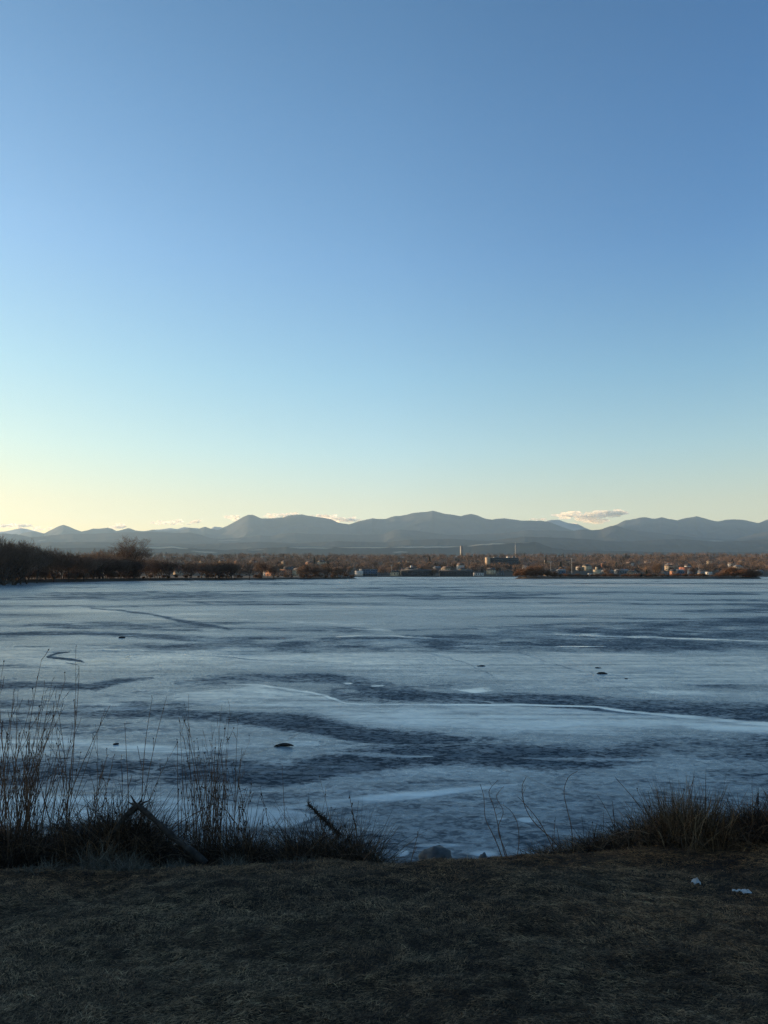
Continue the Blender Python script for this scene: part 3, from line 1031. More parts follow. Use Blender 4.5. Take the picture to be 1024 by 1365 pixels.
# --- conifers
def conifer_proto(seed, h=12.0, wdt=2.4, name='evergreen_tree'):
    rnd = np.random.default_rng(seed)
    V, F = [], []
    n = 620
    for k in range(n):
        t = rnd.random() ** 0.75
        z = h * (0.08 + 0.92 * t)
        rad = wdt * (1 - t) ** 0.8 * (0.75 + 0.45 * rnd.random()) + 0.08
        a = rnd.random() * 6.283
        rr0 = rad * rnd.random() * 0.5
        p0 = np.array([math.cos(a) * rr0, math.sin(a) * rr0, z + 0.25])
        p1 = np.array([math.cos(a) * rad, math.sin(a) * rad, z - 0.35 * rad + 0.3 * rnd.random()])
        s = np.array([-math.sin(a), math.cos(a), 0.25 * rnd.normal()]) * (0.16 + 0.3 * (1 - t))
        b = len(V)
        V += [p0 - s * 0.5, p0 + s * 0.5, p0 * 0.35 + p1 * 0.65 + s, p1, p0 * 0.35 + p1 * 0.65 - s]
        F.append((b, b + 1, b + 2, b + 3, b + 4))
    root = bpy.data.objects.new(name, None)
    COL.objects.link(root)
    tag(root, None, 'evergreen')
    obj('crown', make_mesh(name + '_crown', V, [np.array(F)], M['needle']), root)
    tv, tf = tubes([(0, 0, -0.5, 0, 0, h * 0.35, 0.22, 0.16), (0, 0, h * 0.35, 0, 0, h * 0.97, 0.16, 0.03)], 6)
    obj('trunk', make_mesh(name + '_trunk', tv, [tf], M['bark']), root)
    return root


# ---------------------------------------------------------------- buildings across the lake
def bmat(name, c, rough=0.8, spec=0.3, metal=0.0):
    m = noise_mat(name, tuple(q * 0.82 for q in c), tuple(min(1, q * 1.12) for q in c), 0.5, rough, spec=spec)
    return m


BM = {'concrete': bmat('pale_concrete', (0.27, 0.255, 0.235)), 'brick': bmat('orange_brick', (0.42, 0.20, 0.11)), 'tan': bmat('tan_stucco', (0.36, 0.27, 0.18)), 'white': bmat('white_paint', (0.50, 0.47, 0.42)),
      'grey': bmat('grey_siding', (0.12, 0.13, 0.135)), 'blue': bmat('blue_siding', (0.06, 0.09, 0.13)), 'dark': bmat('dark_cladding', (0.04, 0.042, 0.045)),
      'red': bmat('red_brick', (0.32, 0.13, 0.08)), 'cream': bmat('cream_stucco', (0.46, 0.37, 0.25)), 'roof': bmat('dark_shingle', (0.075, 0.068, 0.062)),
      'roofl': bmat('pale_membrane_roof', (0.20, 0.20, 0.20)), 'roofb': bmat('brown_shingle', (0.13, 0.095, 0.07)), 'metal': bmat('galvanised_metal', (0.5, 0.5, 0.48), 0.45)}
gm, gnt, gb = nmat('window_glass')
gb.inputs['Base Color'].default_value = (0.02, 0.028, 0.035, 1)
gb.inputs['Roughness'].default_value = 0.08
gb.inputs['Specular IOR Level'].default_value = 0.8
BM['glass'] = gm


def boxes(lst):
    V, F = [], []
    for (x0, x1, y0, y1, z0, z1) in lst:
        b = len(V)
        V += [(x0, y0, z0), (x1, y0, z0), (x1, y1, z0), (x0, y1, z0), (x0, y0, z1), (x1, y0, z1), (x1, y1, z1), (x0, y1, z1)]
        F += [(b, b + 3, b + 2, b + 1), (b + 4, b + 5, b + 6, b + 7), (b, b + 1, b + 5, b + 4), (b + 1, b + 2, b + 6, b + 5), (b + 2, b + 3, b + 7, b + 6), (b + 3, b, b + 4, b + 7)]
    return V, [np.array(F)]


def bx(name, lst, m, parent):
    V, F = boxes(lst)
    return obj(name, make_mesh(name, V, F, BM[m] if isinstance(m, str) else m), parent)


def gable(w_, d_, z0, rise, over, m, parent, axis=0):
    hw, hd = w_ / 2 + over, d_ / 2 + over
    if axis == 0:
        V = [(-hw, -hd, z0), (hw, -hd, z0), (hw, hd, z0), (-hw, hd, z0), (-hw, 0, z0 + rise), (hw, 0, z0 + rise)]
        F4 = [(0, 1, 5, 4), (2, 3, 4, 5), (0, 3, 2, 1)]
        F3 = [(1, 2, 5), (3, 0, 4)]
    else:
        V = [(-hw, -hd, z0), (hw, -hd, z0), (hw, hd, z0), (-hw, hd, z0), (0, -hd, z0 + rise), (0, hd, z0 + rise)]
        F4 = [(1, 2, 5, 4), (3, 0, 4, 5), (0, 3, 2, 1)]
        F3 = [(0, 1, 4), (2, 3, 5)]
    return obj('roof', make_mesh('roof', V, [np.array(F4), np.array(F3)], BM[m]), parent)


def building(name, px, Y, w_, d_, h, wall, roof, label, cat='house', rot=25, style='gable', floors=None, bays=None, group=None, side=None, zoff=0.0, extra=None):
    if Y < 1500 and cat in ('house', 'garage', 'cabin', 'shed', 'pavilion') and name != 'modern_house':
        w_, d_, h = w_ * 0.8, d_ * 0.8, h * 0.85
    x = px_to_x(px, Y)
    z = gz(x, Y) + zoff
    root = bpy.data.objects.new(name, None)
    COL.objects.link(root)
    root.location = (x, Y, z)
    root.rotation_euler = (0, 0, R(rot))
    tag(root, label, cat, group)
    bx('wall', [(-w_ / 2, w_ / 2, -d_ / 2, d_ / 2, -2.5, h)], wall, root)
    if style == 'gable':
        gable(w_, d_, h + 0.02, min(w_, d_) * 0.28, 0.45, roof, root, 0 if w_ >= d_ else 1)
    elif style == 'gable_front':
        gable(w_, d_, h + 0.02, min(w_, d_) * 0.35, 0.45, roof, root, 1)
    else:
        bx('roof', [(-w_ / 2 - .25, w_ / 2 + .25, -d_ / 2 - .25, d_ / 2 + .25, h + 0.01, h + 0.5)], roof, root)
    floors = floors or max(1, int(h // 3))
    bays = bays or max(2, int(w_ // 4))
    k = 0
    fh = h / floors
    for f in range(floors):
        for b_ in range(bays):
            if k >= 60:
                break
            cx = -w_ / 2 + w_ * (b_ + 0.5) / bays
            ww = min(1.4, w_ / bays * 0.6)
            bx('window', [(cx - ww / 2, cx + ww / 2, -d_ / 2 - 0.05, -d_ / 2 + 0.05, f * fh + fh * 0.35, f * fh + fh * 0.8)], 'glass', root)
            k += 1
        nb = max(1, int(d_ // 5))
        for b_ in range(nb):
            if k >= 80:
                break
            cy = -d_ / 2 + d_ * (b_ + 0.5) / nb
            bx('window', [(-w_ / 2 - 0.05, -w_ / 2 + 0.05, cy - 0.6, cy + 0.6, f * fh + fh * 0.38, f * fh + fh * 0.78)], 'glass', root)
            k += 1
    if style != 'flat' and w_ < 30:
        rf = [q for q in root.children if q.name.startswith('roof')][0]
        ch = bx('chimney', [(w_ * 0.22, w_ * 0.22 + 0.8, 0.4, 1.2, h + 0.3, h + min(w_, d_) * 0.3 + 1.0)], 'red', rf)
    bx('door', [(w_ * 0.12, w_ * 0.12 + 1.1, -d_ / 2 - 0.07, -d_ / 2 + 0.03, 0, min(2.2, h * 0.8))], 'dark', root)
    if extra:
        extra(root, w_, d_, h)
    return root


HOUSES = []


def house(*a, **k):
    HOUSES.append((a[1], a[2], a[3] * 0.5 + a[4] * 0.3))
    return building(*a, **k)


def hosp(root, w_, d_, h):
    for f in range(5):
        zz = 1.6 + f * (h - 1.5) / 5
        bx('balcony_band', [(-w_ / 2 + 7, w_ / 2 + 0.1, -d_ / 2 - 0.5, -d_ / 2 + 0.06, zz, zz + 0.7)], 'grey', root)
    t = bx('stair_tower', [(-w_ / 2 - 4, -w_ / 2 + 2.5, -d_ / 2 - 1, d_ / 2 - 5, -2, h + 1.0)], 'tan', root)
    bx('roof_plant', [(-18, -10, -4, 4, h + 0.5, h + 2.2)], 'grey', root)
    bx('roof_plant', [(10, 14, -4, 4, h + 0.5, h + 2.6)], 'white', root)
    bx('roof_plant', [(21, 25, -4, 2, h + 0.5, h + 3.0)], 'grey', root)


house('office_block', 670, 1500, 62, 15, 18, 'dark', 'roofl', 'wide slab building with pale floor bands and a brick stair tower at its left', 'office building', rot=14, style='flat', floors=5, bays=11, extra=hosp)
house('tower_block', 615.5, 2330, 5, 7, 35, 'concrete', 'roofl', 'tall narrow pale tower rising above the tree line against the mountains', 'tower', rot=42, style='flat', floors=14, bays=3)


def gallery(root, w_, d_, h):
    bx('porch_roof', [(-w_ / 2 - .5, w_ / 2 + .5, -d_ / 2 - 2.4, -d_ / 2 + 0.1, 3.0, 3.25)], 'roofl', root)


house('modern_house', 491, 1125, 24, 12, 9.5, 'blue', 'roofl', 'modern lakeside house with blue grey front and left wing coloured white for its sunlit wall beside the point', 'house', rot=32, style='flat', extra=lambda r_, w_, d_, h: (bx('pale_lit_wing', [(-w_ / 2 - 7, -w_ / 2 - 0.1, -d_ / 2, d_ / 2, -2, h - 2.2)], 'white', r_), gallery(r_, w_, d_, h)))  # left wing coloured white to stand for the sunlit end wall
house('shore_cottage', 527, 1118, 12, 14, 6.2, 'cream', 'roof', 'small cream house with a sunlit left wall beside the long dark terrace', 'house', rot=50)
building('terrace_building', 556, 1122, 46, 10, 6.5, 'dark', 'roof', 'long low dark terrace by the water, left one of the two', 'terrace', rot=8, floors=2, bays=12)
building('terrace_building', 608, 1126, 48, 10, 6.0, 'dark', 'roof', 'long low dark terrace by the water, right one of the two', 'terrace', rot=6, floors=2, bays=12)
house('brick_block', 367, 1135, 20, 20, 8.0, 'brick', 'roofb', 'sunlit orange brick block, leftmost of the three seen between the point trees', 'apartment building', rot=58, style='flat')
house('brick_block', 384, 1150, 16, 18, 9.0, 'brick', 'roof', 'sunlit orange brick block, middle one of the three seen between the point trees', 'apartment building', rot=55, style='flat')
house('brick_block', 398, 1140, 12, 14, 8.5, 'cream', 'roof', 'pale sunlit block, rightmost of the three seen between the point trees', 'apartment building', rot=55)
house('brick_house', 243, 1330, 66, 14, 9, 'red', 'roofb', 'long brick apartment building with a row of sunlit dormers above the left shore trees', 'apartment building', rot=20, floors=2, bays=12,
      extra=lambda r_, w_, d_, h: [bx('dormer', [(-30 + 6 * q, -27.5 + 6 * q, -d_ / 2 - 0.6, -1, h + 0.1, h + 2.8)], 'tan', r_) for q in range(11)])
house('white_house', 283.5, 1290, 9, 9, 6.0, 'white', 'roof', 'small white house just right of the long dormered brick building', 'house', rot=50)
house('white_house', 295, 1250, 10, 10, 8.0, 'white', 'roofl', 'tall white house with pale flat roof behind the point trees', 'house', rot=50, style='flat')
house('tan_house', 309, 1210, 9, 12, 5.5, 'tan', 'roofl', 'tan bungalow with pale roof, nearest to the tall white house on its right side', 'house', rot=48)
house('tan_house', 313, 1235, 14, 12, 6.5, 'cream', 'roof', 'cream two storey house behind the tan bungalow', 'house', rot=45)
house('tan_house', 237, 1180, 12, 12, 7, 'tan', 'roofb', 'tan house low among the trees below the long dormered building', 'house', rot=52)
house('white_house', 354, 1160, 5, 7, 8.0, 'white', 'roof', 'narrow white house left of the orange brick blocks', 'house', rot=50)
house('blue_house', 385, 1230, 18, 12, 8.5, 'blue', 'roof', 'blue house with dark roof above and behind the orange brick blocks', 'house', rot=25)
house('white_house', 369, 1215, 6, 8, 7.0, 'white', 'roof', 'little white house behind the left orange brick block', 'house', rot=45)
house('church', 545.5, 1210, 9, 14, 7.0, 'white', 'roof', 'small white chapel with a pointed gable above the terrace', 'church', rot=30, style='gable_front',
      extra=lambda r_, w_, d_, h: (bx('steeple', [(-1.2, 1.2, -d_ / 2 - 0.2, -d_ / 2 + 2.2, h, h + 5.5)], 'white', r_)))
house('white_house', 535, 1180, 10, 9, 6.5, 'cream', 'roof', 'cream house with dark roof left of the small white chapel', 'house', rot=48)
house('red_roof_house', 559, 1200, 10, 10, 8.0, 'tan', 'roofb', 'tan house with brown roof right of the small white chapel', 'house', rot=48)
house('white_house', 614, 1330, 13, 12, 11.0, 'white', 'roofb', 'tall white gable end catching the sun among brown trees, below the distant tower', 'house', rot=55, style='gable_front')
house('white_house', 612, 1135, 6, 6, 7.2, 'white', 'roofl', 'small bright white shed rising behind the right terrace', 'shed', rot=50, style='flat')
house('cream_house', 655, 1190, 12, 14, 7.5, 'cream', 'roof', 'cream house with steep gables beside the shore, right of the terraces', 'house', rot=50, style='gable_front')
house('cream_house', 638, 1150, 20, 7, 5.0, 'white', 'roofl', 'low white pavilion with flat pale roof left of the steep cream gables', 'pavilion', rot=30, style='flat')
house('grey_house', 667, 1160, 12, 9, 5.5, 'grey', 'roof', 'grey house at the water edge just left of the island', 'house', rot=20)
house('cream_house', 707, 1190, 14, 14, 8.5, 'cream', 'roof', 'cream house rising behind the willow bushes of the island', 'house', rot=48, style='gable_front')
house('white_house', 729, 1150, 8, 9, 5.5, 'tan', 'roof', 'tan cottage behind the island, first of the row right of the willow bushes', 'house', rot=50)
house('white_house', 739, 1140, 7, 8, 5.0, 'white', 'roofl', 'white cottage behind the island, second of the row right of the willow bushes', 'house', rot=50)
house('blue_house', 748, 1190, 16, 10, 6.5, 'blue', 'roofl', 'blue house with pale roof behind the row of cottages', 'house', rot=15)
house('white_house', 796, 1170, 11, 11, 9.0, 'cream', 'roofl', 'bright sunlit cream house with a square chimney tower behind the island', 'house', rot=52, style='flat',
      extra=lambda r_, w_, d_, h: bx('chimney', [(-3.4, -0.6, -2, 1, h + 0.5, h + 4.2)], 'cream', r_))
house('white_house', 787, 1150, 8, 6, 4.0, 'white', 'roofl', 'low white garage left of the bright cream house', 'garage', rot=45, style='flat')
house('grey_house', 810, 1180, 22, 11, 5.5, 'grey', 'roofl', 'low grey house with pale roof right of the bright cream house', 'house', rot=18)
house('grey_house', 829, 1200, 26, 12, 5.5, 'grey', 'roofl', 'long low grey house with pale roof below the dark pyramid evergreen', 'house', rot=12)
house('grey_house', 843, 1170, 16, 10, 5.0, 'tan', 'roofb', 'tan bungalow with brown roof nearest the dark evergreen on the island', 'house', rot=25)
house('red_house', 897.5, 1165, 10, 10, 7.0, 'brick', 'roof', 'little orange brick house right of the pale island tree', 'house', rot=55, style='gable_front')
house('blue_house', 906, 1180, 16, 10, 6.5, 'blue', 'roofl', 'blue house between the orange brick house and the red brick block', 'house', rot=20)
house('brick_block', 914, 1210, 16, 14, 10.0, 'red', 'roof', 'square red brick block standing among the houses behind the island', 'apartment building', rot=48, style='flat')
house('blue_house', 925, 1190, 20, 12, 7.5, 'blue', 'roof', 'blue house with dark roof right of the red brick block', 'house', rot=22)
house('white_house', 936, 1180, 14, 11, 6.0, 'white', 'roofl', 'white house with pale roof, left of the glazed white one', 'house', rot=30)
house('white_house', 945, 1155, 10, 8, 6.5, 'white', 'roofl', 'white house with many windows close to the right end of the island', 'house', rot=40, style='flat')
house('white_house', 934, 1145, 9, 8, 4.5, 'cream', 'roofl', 'low cream cabin in front of the white houses behind the island', 'cabin', rot=46)
house('tan_house', 968, 1200, 16, 11, 5.5, 'tan', 'roofb', 'tan house half hidden behind the right willow bushes', 'house', rot=30)
house('white_house', 984, 1330, 20, 14, 8.0, 'cream', 'roofl', 'cream house with a bright pale roof above the right willow bushes', 'house', rot=42)
house('white_house', 892, 1480, 11, 11, 8.0, 'white', 'roofl', 'small white house high on the slope in the trees above the island', 'house', rot=45)
house('grey_house', 886, 1155, 9, 9, 7.0, 'grey', 'roof', 'grey house directly behind the pale island tree', 'house', rot=45)
house('grey_house', 583, 1290, 14, 11, 7.0, 'grey', 'roofl', 'grey house with pale roof on the slope above the right terrace', 'house', rot=40)
house('white_house', 700, 1420, 10, 10, 7.0, 'white', 'roof', 'white house on the slope at the right foot of the wide slab building', 'house', rot=45)
house('tan_house', 445, 1180, 12, 9, 6.0, 'grey', 'roofl', 'grey house with pale roof among trees right of the brick blocks', 'house', rot=40)
house('tan_house', 455, 1240, 9, 9, 6.5, 'tan', 'roofb', 'tan house on the slope left above the modern lakeside house', 'house', rot=45)
house('white_house', 1012, 1180, 14, 10, 6.0, 'grey', 'roofl', 'grey house at the far right edge beyond the end of the island', 'house', rot=20)


rh = np.random.default_rng(19)
for n_ in range(34):
    hp, hY = rh.uniform(200, 1020), rh.uniform(1210, 1750)
    if 635 < hp < 700:
        continue
    house('small_house', hp, hY, rh.uniform(8, 13), rh.uniform(9, 13), rh.uniform(5.5, 8.5), ['cream', 'white', 'tan', 'cream', 'brick'][n_ % 5], ['roof', 'roofb'][n_ % 2],
          'one of the tiny sunlit houses scattered among the brown trees of the far slope', 'small house', rot=rh.uniform(45, 62), group='tiny houses scattered over the far slope')


def pole(name, px, Y, top, r_, label, arms=0, cat='pole', lattice=False):
    x = px_to_x(px, Y)
    z = gz(x, Y)
    h = at(px, top, Y)[2] - z
    root = bpy.data.objects.new(name, None)
    COL.objects.link(root)
    root.location = (x, Y, z)
    tag(root, label, cat)
    if lattice:
        sg = []
        for k in range(3):
            a = 2.09 * k
            c_ = (math.cos(a), math.sin(a))
            a2 = 2.09 * (k + 1)
            c2 = (math.cos(a2), math.sin(a2))
            sg.append((c_[0] * r_, c_[1] * r_, -1, c_[0] * r_ * .5, c_[1] * r_ * .5, h * .8, .28, .22))
            nn = 16
            for q in range(nn):
                t0, t1 = q / nn, (q + 1) / nn
                s0, s1 = r_ * (1 - .5 * t0), r_ * (1 - .5 * t1)
                sg.append((c_[0] * s0, c_[1] * s0, h * .8 * t0, c2[0] * s1, c2[1] * s1, h * .8 * t1, .14, .14))
        V, F = tubes(sg, 4)
        obj('lattice_mast', make_mesh('lattice_mast', V, [F], BM['white']), root)
        V, F = tubes([(0, 0, h * .78, 0, 0, h, .3, .12)], 6)
        obj('antenna', make_mesh('antenna', V, [F], BM['metal']), root)
    else:
        V, F = tubes([(0, 0, -1, 0, 0, h, r_, r_ * .6)], 8)
        obj('post', make_mesh('post', V, [F], BM['metal']), root)
        if arms:
            V, F = tubes([(-1.6, 0, h - .3, 1.6, 0, h - .3, .08, .08)], 5)
            obj('cross_arm', make_mesh('cross_arm', V, [F], BM['metal']), root)
            for q in range(arms):
                cx = -1.4 + 2.8 * q / max(1, arms - 1)
                bx('lamp_head', [(cx - .35, cx + .35, -.25, .25, h - .25, h + .2)], 'metal', root)
    return root


pole('radio_mast', 687.5, 2300, 722, 1.6, 'tall thin lattice radio mast above the wide slab building', cat='radio mast', lattice=True)
pole('floodlight_pole', 734.5, 1130, 749, 0.22, 'floodlight pole behind the row of cottages, left one of the two tall poles', 3, 'floodlight')
pole('floodlight_pole', 762.5, 1130, 744, 0.26, 'floodlight pole taller than the other, right one of the two tall poles', 3, 'floodlight')
pole('utility_pole', 522, 1116, 753, 0.2, 'utility pole beside the small cream shore house', 2, 'pole')
pole('utility_pole', 932, 1150, 753, 0.2, 'utility pole rising between the red brick block and the white houses', 2, 'pole')


# ---------------------------------------------------------------- wooded town slope
def house_clear(px, Y):
    for hp, hy, hw in HOUSES:
        wpx = hw / hy * 1026
        if abs(px - hp) < wpx + 1.5 and hy - 120 < Y < hy + 5:
            return True
        if hy < 1760:
            ax, ay = px_to_x(px, Y) - px_to_x(hp, hy), Y - hy
            al = ax * -0.961 + ay * 0.276
            if 0 < al < 80 and abs(ax * 0.276 + ay * 0.961) < 7 + hw * 0.3:
                return True
    return False


far_trees = Pool([tree_proto('bare_tree', 500 + k, 'twig_far', height=11, spread=sp, trunk=.12, limbs=6, levels=3, kids=(6, 6, 5, 4), twig=0.055, r0=.2, sides=(4, 3))
                  for k, sp in enumerate([0.7, 0.9, 0.55, 0.8])])
r3 = np.random.default_rng(8)
FL = 'one of the many brown bare trees in the far town across the lake'
FGp = 'bare trees in the front rows of the far town'
cnt = 0
tries = 0
ev_spots = []
while cnt < 188 and tries < 9000:
    tries += 1
    px = r3.uniform(175, 1040)
    Y = 1112 + 330 * r3.random() ** 1.3
    if house_clear(px, Y) and r3.random() < 0.93:
        continue
    if 476 < px < 670 and Y < 1125 and r3.random() < 0.6:
        continue
    x = px_to_x(px, Y)
    s = 0.85 + 0.65 * r3.random()
    far_trees.put(int(r3.integers(0, 4)), (x, Y, gz(x, Y)), r3.random() * 6.28, (s * 1.1, s * 1.1, s), FL, FGp)
    cnt += 1
far_trees.finish()

# evergreens: the ones that stand out, then the ones along the skyline
ev = Pool([conifer_proto(900 + k, 12, w_) for k, w_ in enumerate([2.6, 3.6, 2.2])])
evl = [(822, 1290, 749, 1, 'large dark pyramid shaped evergreen standing above the long low grey house'),
       (862, 604, 759, 1, 'dark rounded evergreen standing on the middle of the island'),
       (855, 606, 763, 1, 'smaller dark evergreen left of the rounded one on the island'),
       (573, 1500, 741, 0, 'dark evergreen left of the distant tower, halfway up the slope'),
       (977, 1500, 744, 1, 'broad dark evergreen in the brown trees high above the right willow bushes'),
       (748, 1330, 748, 1, 'dark evergreen behind the blue house right of the island willows'),
       (728, 1700, 741, 0, 'dark pointed evergreen on the slope above the left floodlight pole'),
       (693, 1480, 747, 1, 'dark evergreen at the right end of the wide slab building'),
       (437, 1300, 747, 1, 'dark evergreen right of the brick blocks on the slope'),
       (419, 1600, 742, 0, 'dark slender evergreen high above the sunlit brick blocks'),
       (667, 1200, 757, 1, 'dark evergreen behind the grey house left of the island'),
       (480, 1250, 755, 1, 'dark evergreen behind the modern lakeside house')]
for n_, (px, Y, top, k, lab) in enumerate(evl):
    x = px_to_x(px, Y)
    z = gz(x, Y)
    s = (at(px, top, Y)[2] - z) / 12
    ev.put(k, (x, Y, z), r3.random() * 6.28, (s * (1.1 if k == 1 else 0.9), s * (1.1 if k == 1 else 0.9), s), lab, None)
for n_ in range(170):
    px = r3.uniform(180, 1035)
    if n_ % 3 == 0:
        px = float(np.interp(r3.random(), [0, 1], [540, 840]))
    Y = 2360 - 300 * r3.random() ** 2 if n_ % 2 else r3.uniform(1180, 2100)
    x = px_to_x(px, Y)
    s = 0.5 + 0.45 * r3.random()
    ev.put(int(r3.integers(0, 3)), (x, Y, gz(x, Y)), r3.random() * 6.28, (s * 1.5, s * 1.5, s), 'one of the small dark evergreens scattered over the far town slope and skyline', 'small dark evergreens of the far town')
ev.finish()


def wood_mass(name, pts, hts, seed, nsh, c1, c2, lab, wid=0.62):
    """far-off wood nobody could count: crowns of short twig shards on thin trunks, one mesh"""
    rnd = np.random.default_rng(seed)
    n = len(pts)
    V = np.zeros((n, nsh, 3, 3))
    p = np.asarray(pts)
    h = np.asarray(hts)[:, None]
    u = rnd.normal(size=(n, nsh, 3))
    u /= np.linalg.norm(u, axis=2, keepdims=True)
    rr = rnd.random((n, nsh)) ** 0.45
    c = np.zeros((n, nsh, 3))
    wf = wid * (0.8 + 0.5 * rnd.random((n, 1)))
    c[..., 0] = p[:, None, 0] + u[..., 0] * rr * h * wf
    c[..., 1] = p[:, None, 1] + u[..., 1] * rr * h * wf
    c[..., 2] = p[:, None, 2] + h * 0.58 + u[..., 2] * rr * h * 0.42
    d = np.cross(u, rnd.normal(size=u.shape)) + np.array([0, 0, 0.5])
    d /= np.linalg.norm(d, axis=2, keepdims=True)
    L = h * (0.12 + 0.12 * rnd.random((n, nsh)))
    s = np.cross(d, u + 0.35 * rnd.normal(size=u.shape))
    s /= np.linalg.norm(s, axis=2, keepdims=True)
    wv = (0.14 + 0.16 * rnd.random((n, nsh)))
    V[:, :, 0] = c - s * wv[..., None]
    V[:, :, 1] = c + s * wv[..., None]
    V[:, :, 2] = c + d * L[..., None]
    # trunk: last two shards
    for k in (0, 1):
        a = p + np.array([0, 0, -0.5])
        dx = np.array([0.18, 0, 0]) if k == 0 else np.array([0, 0.18, 0])
        V[:, k, 0] = a - dx
        V[:, k, 1] = a + dx
        V[:, k, 2] = a + np.concatenate([np.zeros((n, 2)), h * 0.8], 1)
    VV = V.reshape(-1, 3)
    F = np.arange(len(VV)).reshape(-1, 3)
    col = np.array(c1)[None] + (np.array(c2) - np.array(c1))[None] * rnd.random((n, 1))
    cc = np.repeat(col, nsh * 3, axis=0)
    obj(name, make_mesh(name, VV, [F], M['leaf_attr'], cols=cc), label=lab, cat='woodland', kind='stuff')


pts, hts = [], []
tries = 0
while len(pts) < 3000 and tries < 40000:
    tries += 1
    Y = r3.uniform(1150, 2420)
    px = r3.uniform(120, 1110)
    if house_clear(px, Y) and r3.random() < (0.9 if Y < 1600 else 0.4):
        continue
    x = px_to_x(px, Y)
    pts.append((x, Y, 0))
    hts.append(r3.uniform(7, 17))
pts = np.array(pts)
pts[:, 2] = zfun(pts[:, 0], pts[:, 1])
wood_mass('distant_wood', pts, hts, 4, 110, (0.028, 0.020, 0.015), (0.28, 0.18, 0.118), 'brown leafless woodland of the town covering the slope beyond the lake')
# the wood goes on unseen along the left shore, made tall to shade the near shore
pts = np.stack([r3.uniform(-260, -150, 700), r3.uniform(20, 330, 700), np.zeros(700)], 1)
pts = pts[(pts[:, 0] < -0.60 * pts[:, 1] - 20) & (sdist(LAKE, pts[:, 0], pts[:, 1]) < -4)]
pts[:, 2] = zfun(pts[:, 0], pts[:, 1])
wood_mass('unseen_shade_wood', pts, r3.uniform(15, 22, len(pts)), 6, 260, (0.06, 0.045, 0.035), (0.10, 0.075, 0.055), 'bare dark woodland continuing unseen along the left shore, made tall to shade the bank', 0.5)


# ---------------------------------------------------------------- clouds low behind the mountains
cm, cnt_, cb = nmat('cloud')
for n_ in list(cnt_.nodes):
    if n_.type != 'OUTPUT_MATERIAL':
        cnt_.nodes.remove(n_)
co = [n_ for n_ in cnt_.nodes if n_.type == 'OUTPUT_MATERIAL'][0]
df = N(cnt_, 'ShaderNodeBsdfDiffuse')
tl = N(cnt_, 'ShaderNodeBsdfTranslucent')
tr = N(cnt_, 'ShaderNodeBsdfTransparent')
df.inputs[0].default_value = (0.95, 0.93, 0.84, 1)
tl.inputs[0].default_value = (0.97, 0.95, 0.84, 1)
ms = N(cnt_, 'ShaderNodeMixShader')
ms.inputs[0].default_value = 0.8
ms2 = N(cnt_, 'ShaderNodeMixShader')
lw = N(cnt_, 'ShaderNodeLayerWeight')
lw.inputs[0].default_value = 0.5
tcn = N(cnt_, 'ShaderNodeTexCoord')
cn = N(cnt_, 'ShaderNodeTexNoise')
cn.inputs['Scale'].default_value = 0.0035
cn.inputs['Detail'].default_value = 6
cnt_.links.new(tcn.outputs['Object'], cn.inputs['Vector'])
ma = N(cnt_, 'ShaderNodeMath', operation='MULTIPLY_ADD')
ma.inputs[1].default_value = 1.1
cnt_.links.new(cn.outputs[0], ma.inputs[0])
cnt_.links.new(lw.outputs['Facing'], ma.inputs[2])
mrn = N(cnt_, 'ShaderNodeMapRange')
mrn.inputs[1].default_value = 0.45
mrn.inputs[2].default_value = 1.25
mrn.inputs[3].default_value = 0.14
cnt_.links.new(ma.outputs[0], mrn.inputs[0])
cnt_.links.new(mrn.outputs[0], ms2.inputs[0])
cnt_.links.new(df.outputs[0], ms.inputs[1])
cnt_.links.new(tl.outputs[0], ms.inputs[2])
cnt_.links.new(ms.outputs[0], ms2.inputs[1])
cnt_.links.new(tr.outputs[0], ms2.inputs[2])
cnt_.links.new(ms2.outputs[0], co.inputs[0])


def ico(sub=2):
    import bmesh
    bm = bmesh.new()
    bmesh.ops.create_icosphere(bm, subdivisions=sub, radius=1)
    v = np.array([q.co[:] for q in bm.verts])
    f = np.array([[w_.index for w_ in q.verts] for q in bm.faces])
    bm.free()
    return v, f


IV, IF = ico(2)
IV3, IF3 = ico(3)


def cloud(pts, n, seed, label, Y=38500):
    """pts: (px, py, halfwidth px, halfheight px)"""
    rnd = np.random.default_rng(seed)
    V, F = [], []
    c0 = at(pts[0][0], pts[0][1], Y)
    k = Y / 1026
    off = 0
    for px, py, hw, hh in pts:
        for _ in range(n):
            a, b = rnd.normal() * 0.45, rnd.normal() * 0.42
            c = at(px + a * hw, py + b * hh, Y) + np.array([0, rnd.normal() * hw * k * 0.35, 0]) - c0
            r = k * hh * (0.44 + 0.5 * rnd.random())
            sc = np.array([r * (1.6 + 1.6 * rnd.random()), r * 0.8, r * 0.85])
            nn = 1 + 0.45 * fbm(IV[:, 0] * 1.7 + off, IV[:, 2] * 1.7 + off * 0.3, 3)
            V.append(IV * nn[:, None] * sc + c)
            F.append(IF + off * len(IV))
            off += 1
    o = obj('cloud', make_mesh('cloud', np.concatenate(V), [np.concatenate(F)], cm, smooth=True), loc=tuple(c0))
    tag(o, label, 'cloud', None)
    return o


